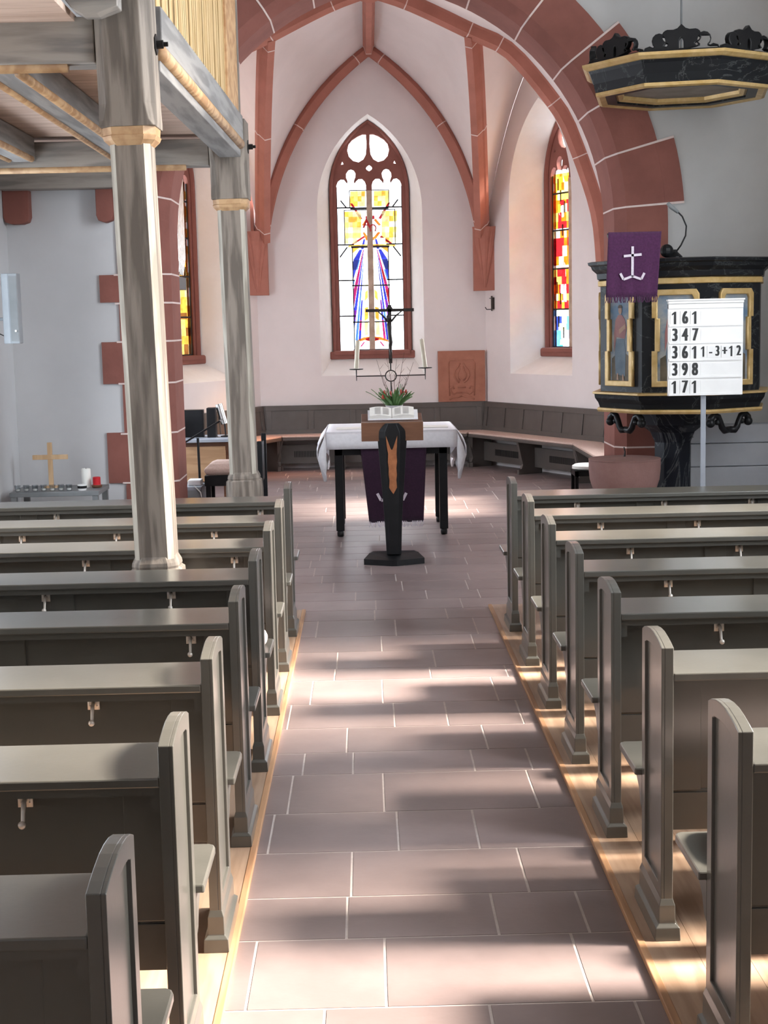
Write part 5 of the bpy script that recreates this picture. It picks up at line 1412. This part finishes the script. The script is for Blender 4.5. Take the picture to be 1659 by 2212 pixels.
cs = thing('organ_console', 'oak fronted console desk left in the chancel behind the arch', 'desk', (-1.72, 14.4, FZ))
MB().box(-0.35, 0.40, -0.30, 0.30, 0.745, 0.775).build('desk_top', M_bluegrey, cs, bevel=0.003)
MB().box(-0.33, 0.34, -0.24, -0.20, 0.36, 0.70).build('front_panel', M_console, cs, bevel=0.003)
MB().box(-0.33, 0.38, -0.22, 0.28, 0.66, 0.745).build('apron', M_brown, cs)
for sx in (-0.30, 0.34):
    MB().box(sx - 0.03, sx + 0.03, -0.2, 0.25, 0.0, 0.745).build('leg', M_brown, cs)
def tbox(x, y, w, d_, h, label, mat=M_black, z=0.775 + FZ):
    o = MB().box(-w / 2, w / 2, -d_ / 2, d_ / 2, 0, h).build('equipment_box', mat, bevel=0.004); o.location = (x, y, z)
    return tag(o, label, 'box', 'boxes on the console desk')
tbox(-1.93, 14.25, 0.20, 0.14, 0.21, 'black box at the left end of the console desk')
tbox(-1.74, 14.45, 0.26, 0.12, 0.27, 'taller black box behind the left one on the console desk')
tbox(-1.525, 14.4, 0.085, 0.16, 0.29, 'narrow upright black case at the right of the console desk')
lp = thing('desk_lamp', 'silver cylindrical desk lamp standing right on the console desk', 'lamp', (-1.42, 14.38, 0.775 + FZ))
b = MB(); b.tube([(-0.03, 0, 0.325), (0.02, 0, 0.13)], 0.036, 14); b.build('shade', M_steel, lp, smooth='auto')
b = MB(); b.tube([(0.02, 0, 0.15), (0.03, 0, 0.01)], 0.008, 8); b.lathe([(0.05, 0), (0.05, 0.012), (0.01, 0.02)], (0.03, 0, 0), 14); b.build('stand', M_black, lp)
tw_ = thing('barley_twist_column', 'dark twisted wooden finial standing left behind the console desk', 'column', (-1.90, 14.85, FZ))
b = MB(); lo = []
for i in range(60):
    z = 0.9 + 0.55 * i / 59; a = i * 0.5
    lo.append([(0.016 * math.cos(a) + 0.02 * math.cos(2 * PI * k / 8), 0.016 * math.sin(a) + 0.02 * math.sin(2 * PI * k / 8), z) for k in range(8)])
b.loft(lo); b.ball((0, 0, 1.47), 0.03); b.lathe([(0.04, 0.0), (0.03, 0.1), (0.025, 0.9)], (0, 0, 0), 10); b.build('twist', M_bronze, tw_, smooth=True)
ms = thing('music_stand', 'black music stand slanting behind the far pillar', 'stand', (-1.55, 13.45, FZ))
b = MB(); b.tube([(0, 0, 0.02), (-0.01, 0, 0.84)], 0.012, 8); b.build('pole', M_black, ms)
for a in (0.4, 2.5, 4.6):
    b = MB(); b.tube([(0, 0, 0.16), (0.22 * math.cos(a), 0.22 * math.sin(a), 0.01)], 0.008, 6); b.build('leg', M_black, ms)
MB().obox((0.04, 0.02, 0.90), [(0.86, 0, 0.5), (0, 1, 0), (-0.5, 0, 0.86)], 0.20, 0.14, 0.008).build('tray', M_black, ms)
ps = thing('padded_bench', 'black framed music bench with pale padded seat beside the far pillar', 'bench', (-1.24, 13.0, FZ))
for sx in (-0.17, 0.17):
    for sy in (-0.16, 0.16): MB().box(sx - 0.022, sx + 0.022, sy - 0.022, sy + 0.022, 0, 0.52).build('leg', M_black, ps)
MB().box(-0.20, 0.20, -0.19, 0.19, 0.46, 0.55).build('frame', M_black, ps)
MB().box(-0.18, 0.18, -0.17, 0.17, 0.10, 0.14).build('stretcher', M_black, ps)
b = MB(); b.loft([[(-0.19 - e, -0.18 - e, z), (0.19 + e, -0.18 - e, z), (0.19 + e, 0.18 + e, z), (-0.19 - e, 0.18 + e, z)] for z, e in ((0.55, -0.02), (0.58, 0.01), (0.61, 0.012), (0.65, -0.03), (0.67, -0.08))]); b.build('seat', M_cush, ps, bevel=0.01)
am = thing('amplifier', 'grey amplifier case on the floor beside the left arch pillar', 'box', (-1.545, 13.05, FZ))
MB().box(-0.09, 0.07, -0.16, 0.16, 0.0, 0.45).build('cabinet', M_bluegrey, am, bevel=0.01)
MB().box(-0.085, 0.06, -0.166, -0.158, 0.03, 0.42).build('grille', M_grey, am)
b = MB(); b.tube([(0.0, -0.165, 0.46), (0.06, -0.18, 0.40), (0.085, -0.18, 0.25), (0.075, -0.18, 0.02)], 0.006, 6); b.build('cable', M_white, am)
bn = tag(MB().box(-0.06, 0.06, -0.08, 0.08, 0, 0.05).build('power_strip', M_white, bevel=0.01), 'white power block on top of the grey amplifier case', 'box'); bn.location = (-1.55, 13.05, 0.45 + FZ)
ch = thing('black_chair', 'black wooden chair seen edge-on right of the far pillar', 'chair', (-1.03, 11.75, FZ))
for y_, x_, h_ in ((-0.30, 0.185, 0.955), (0.17, 0.185, 0.985)):
    MB().box(x_ - 0.020, x_ + 0.020, y_ - 0.018, y_ + 0.018, 0, h_).build('rear_leg', M_black, ch, bevel=0.004)
for y_ in (-0.28, 0.15): MB().box(-0.22, -0.185, y_ - 0.018, y_ + 0.018, 0, 0.43).build('front_leg', M_black, ch)
MB().box(-0.23, 0.17, -0.31, 0.19, 0.43, 0.465).build('seat', M_black, ch, bevel=0.006)
MB().box(0.176, 0.190, -0.29, 0.16, 0.62, 0.93).build('backrest', M_black, ch)

# ------------------------------------------------------------------ small wall fittings
lb = thing('wall_bracket', 'dark iron bracket on the wall left of the right window', 'bracket', tuple(MTX_R @ Vector((-1.21, 2.05, 0.0))), math.atan2((C2R - C1R).y, (C2R - C1R).x))
b = MB(); b.tube([(0.06, -0.03, -0.09), (0.06, -0.03, 0.10)], 0.011, 8); b.build('bar', M_bronze, lb)
b = MB(); b.tube([(0.06, -0.03, 0.07), (0.0, -0.025, 0.07)], 0.005, 6); b.tube([(0.06, -0.03, -0.07), (-0.03, -0.05, -0.07), (-0.05, -0.06, -0.04)], 0.006, 6); b.box(0.04, 0.08, -0.03, 0.0, -0.07, 0.08); b.build('arm', M_bronze, lb)
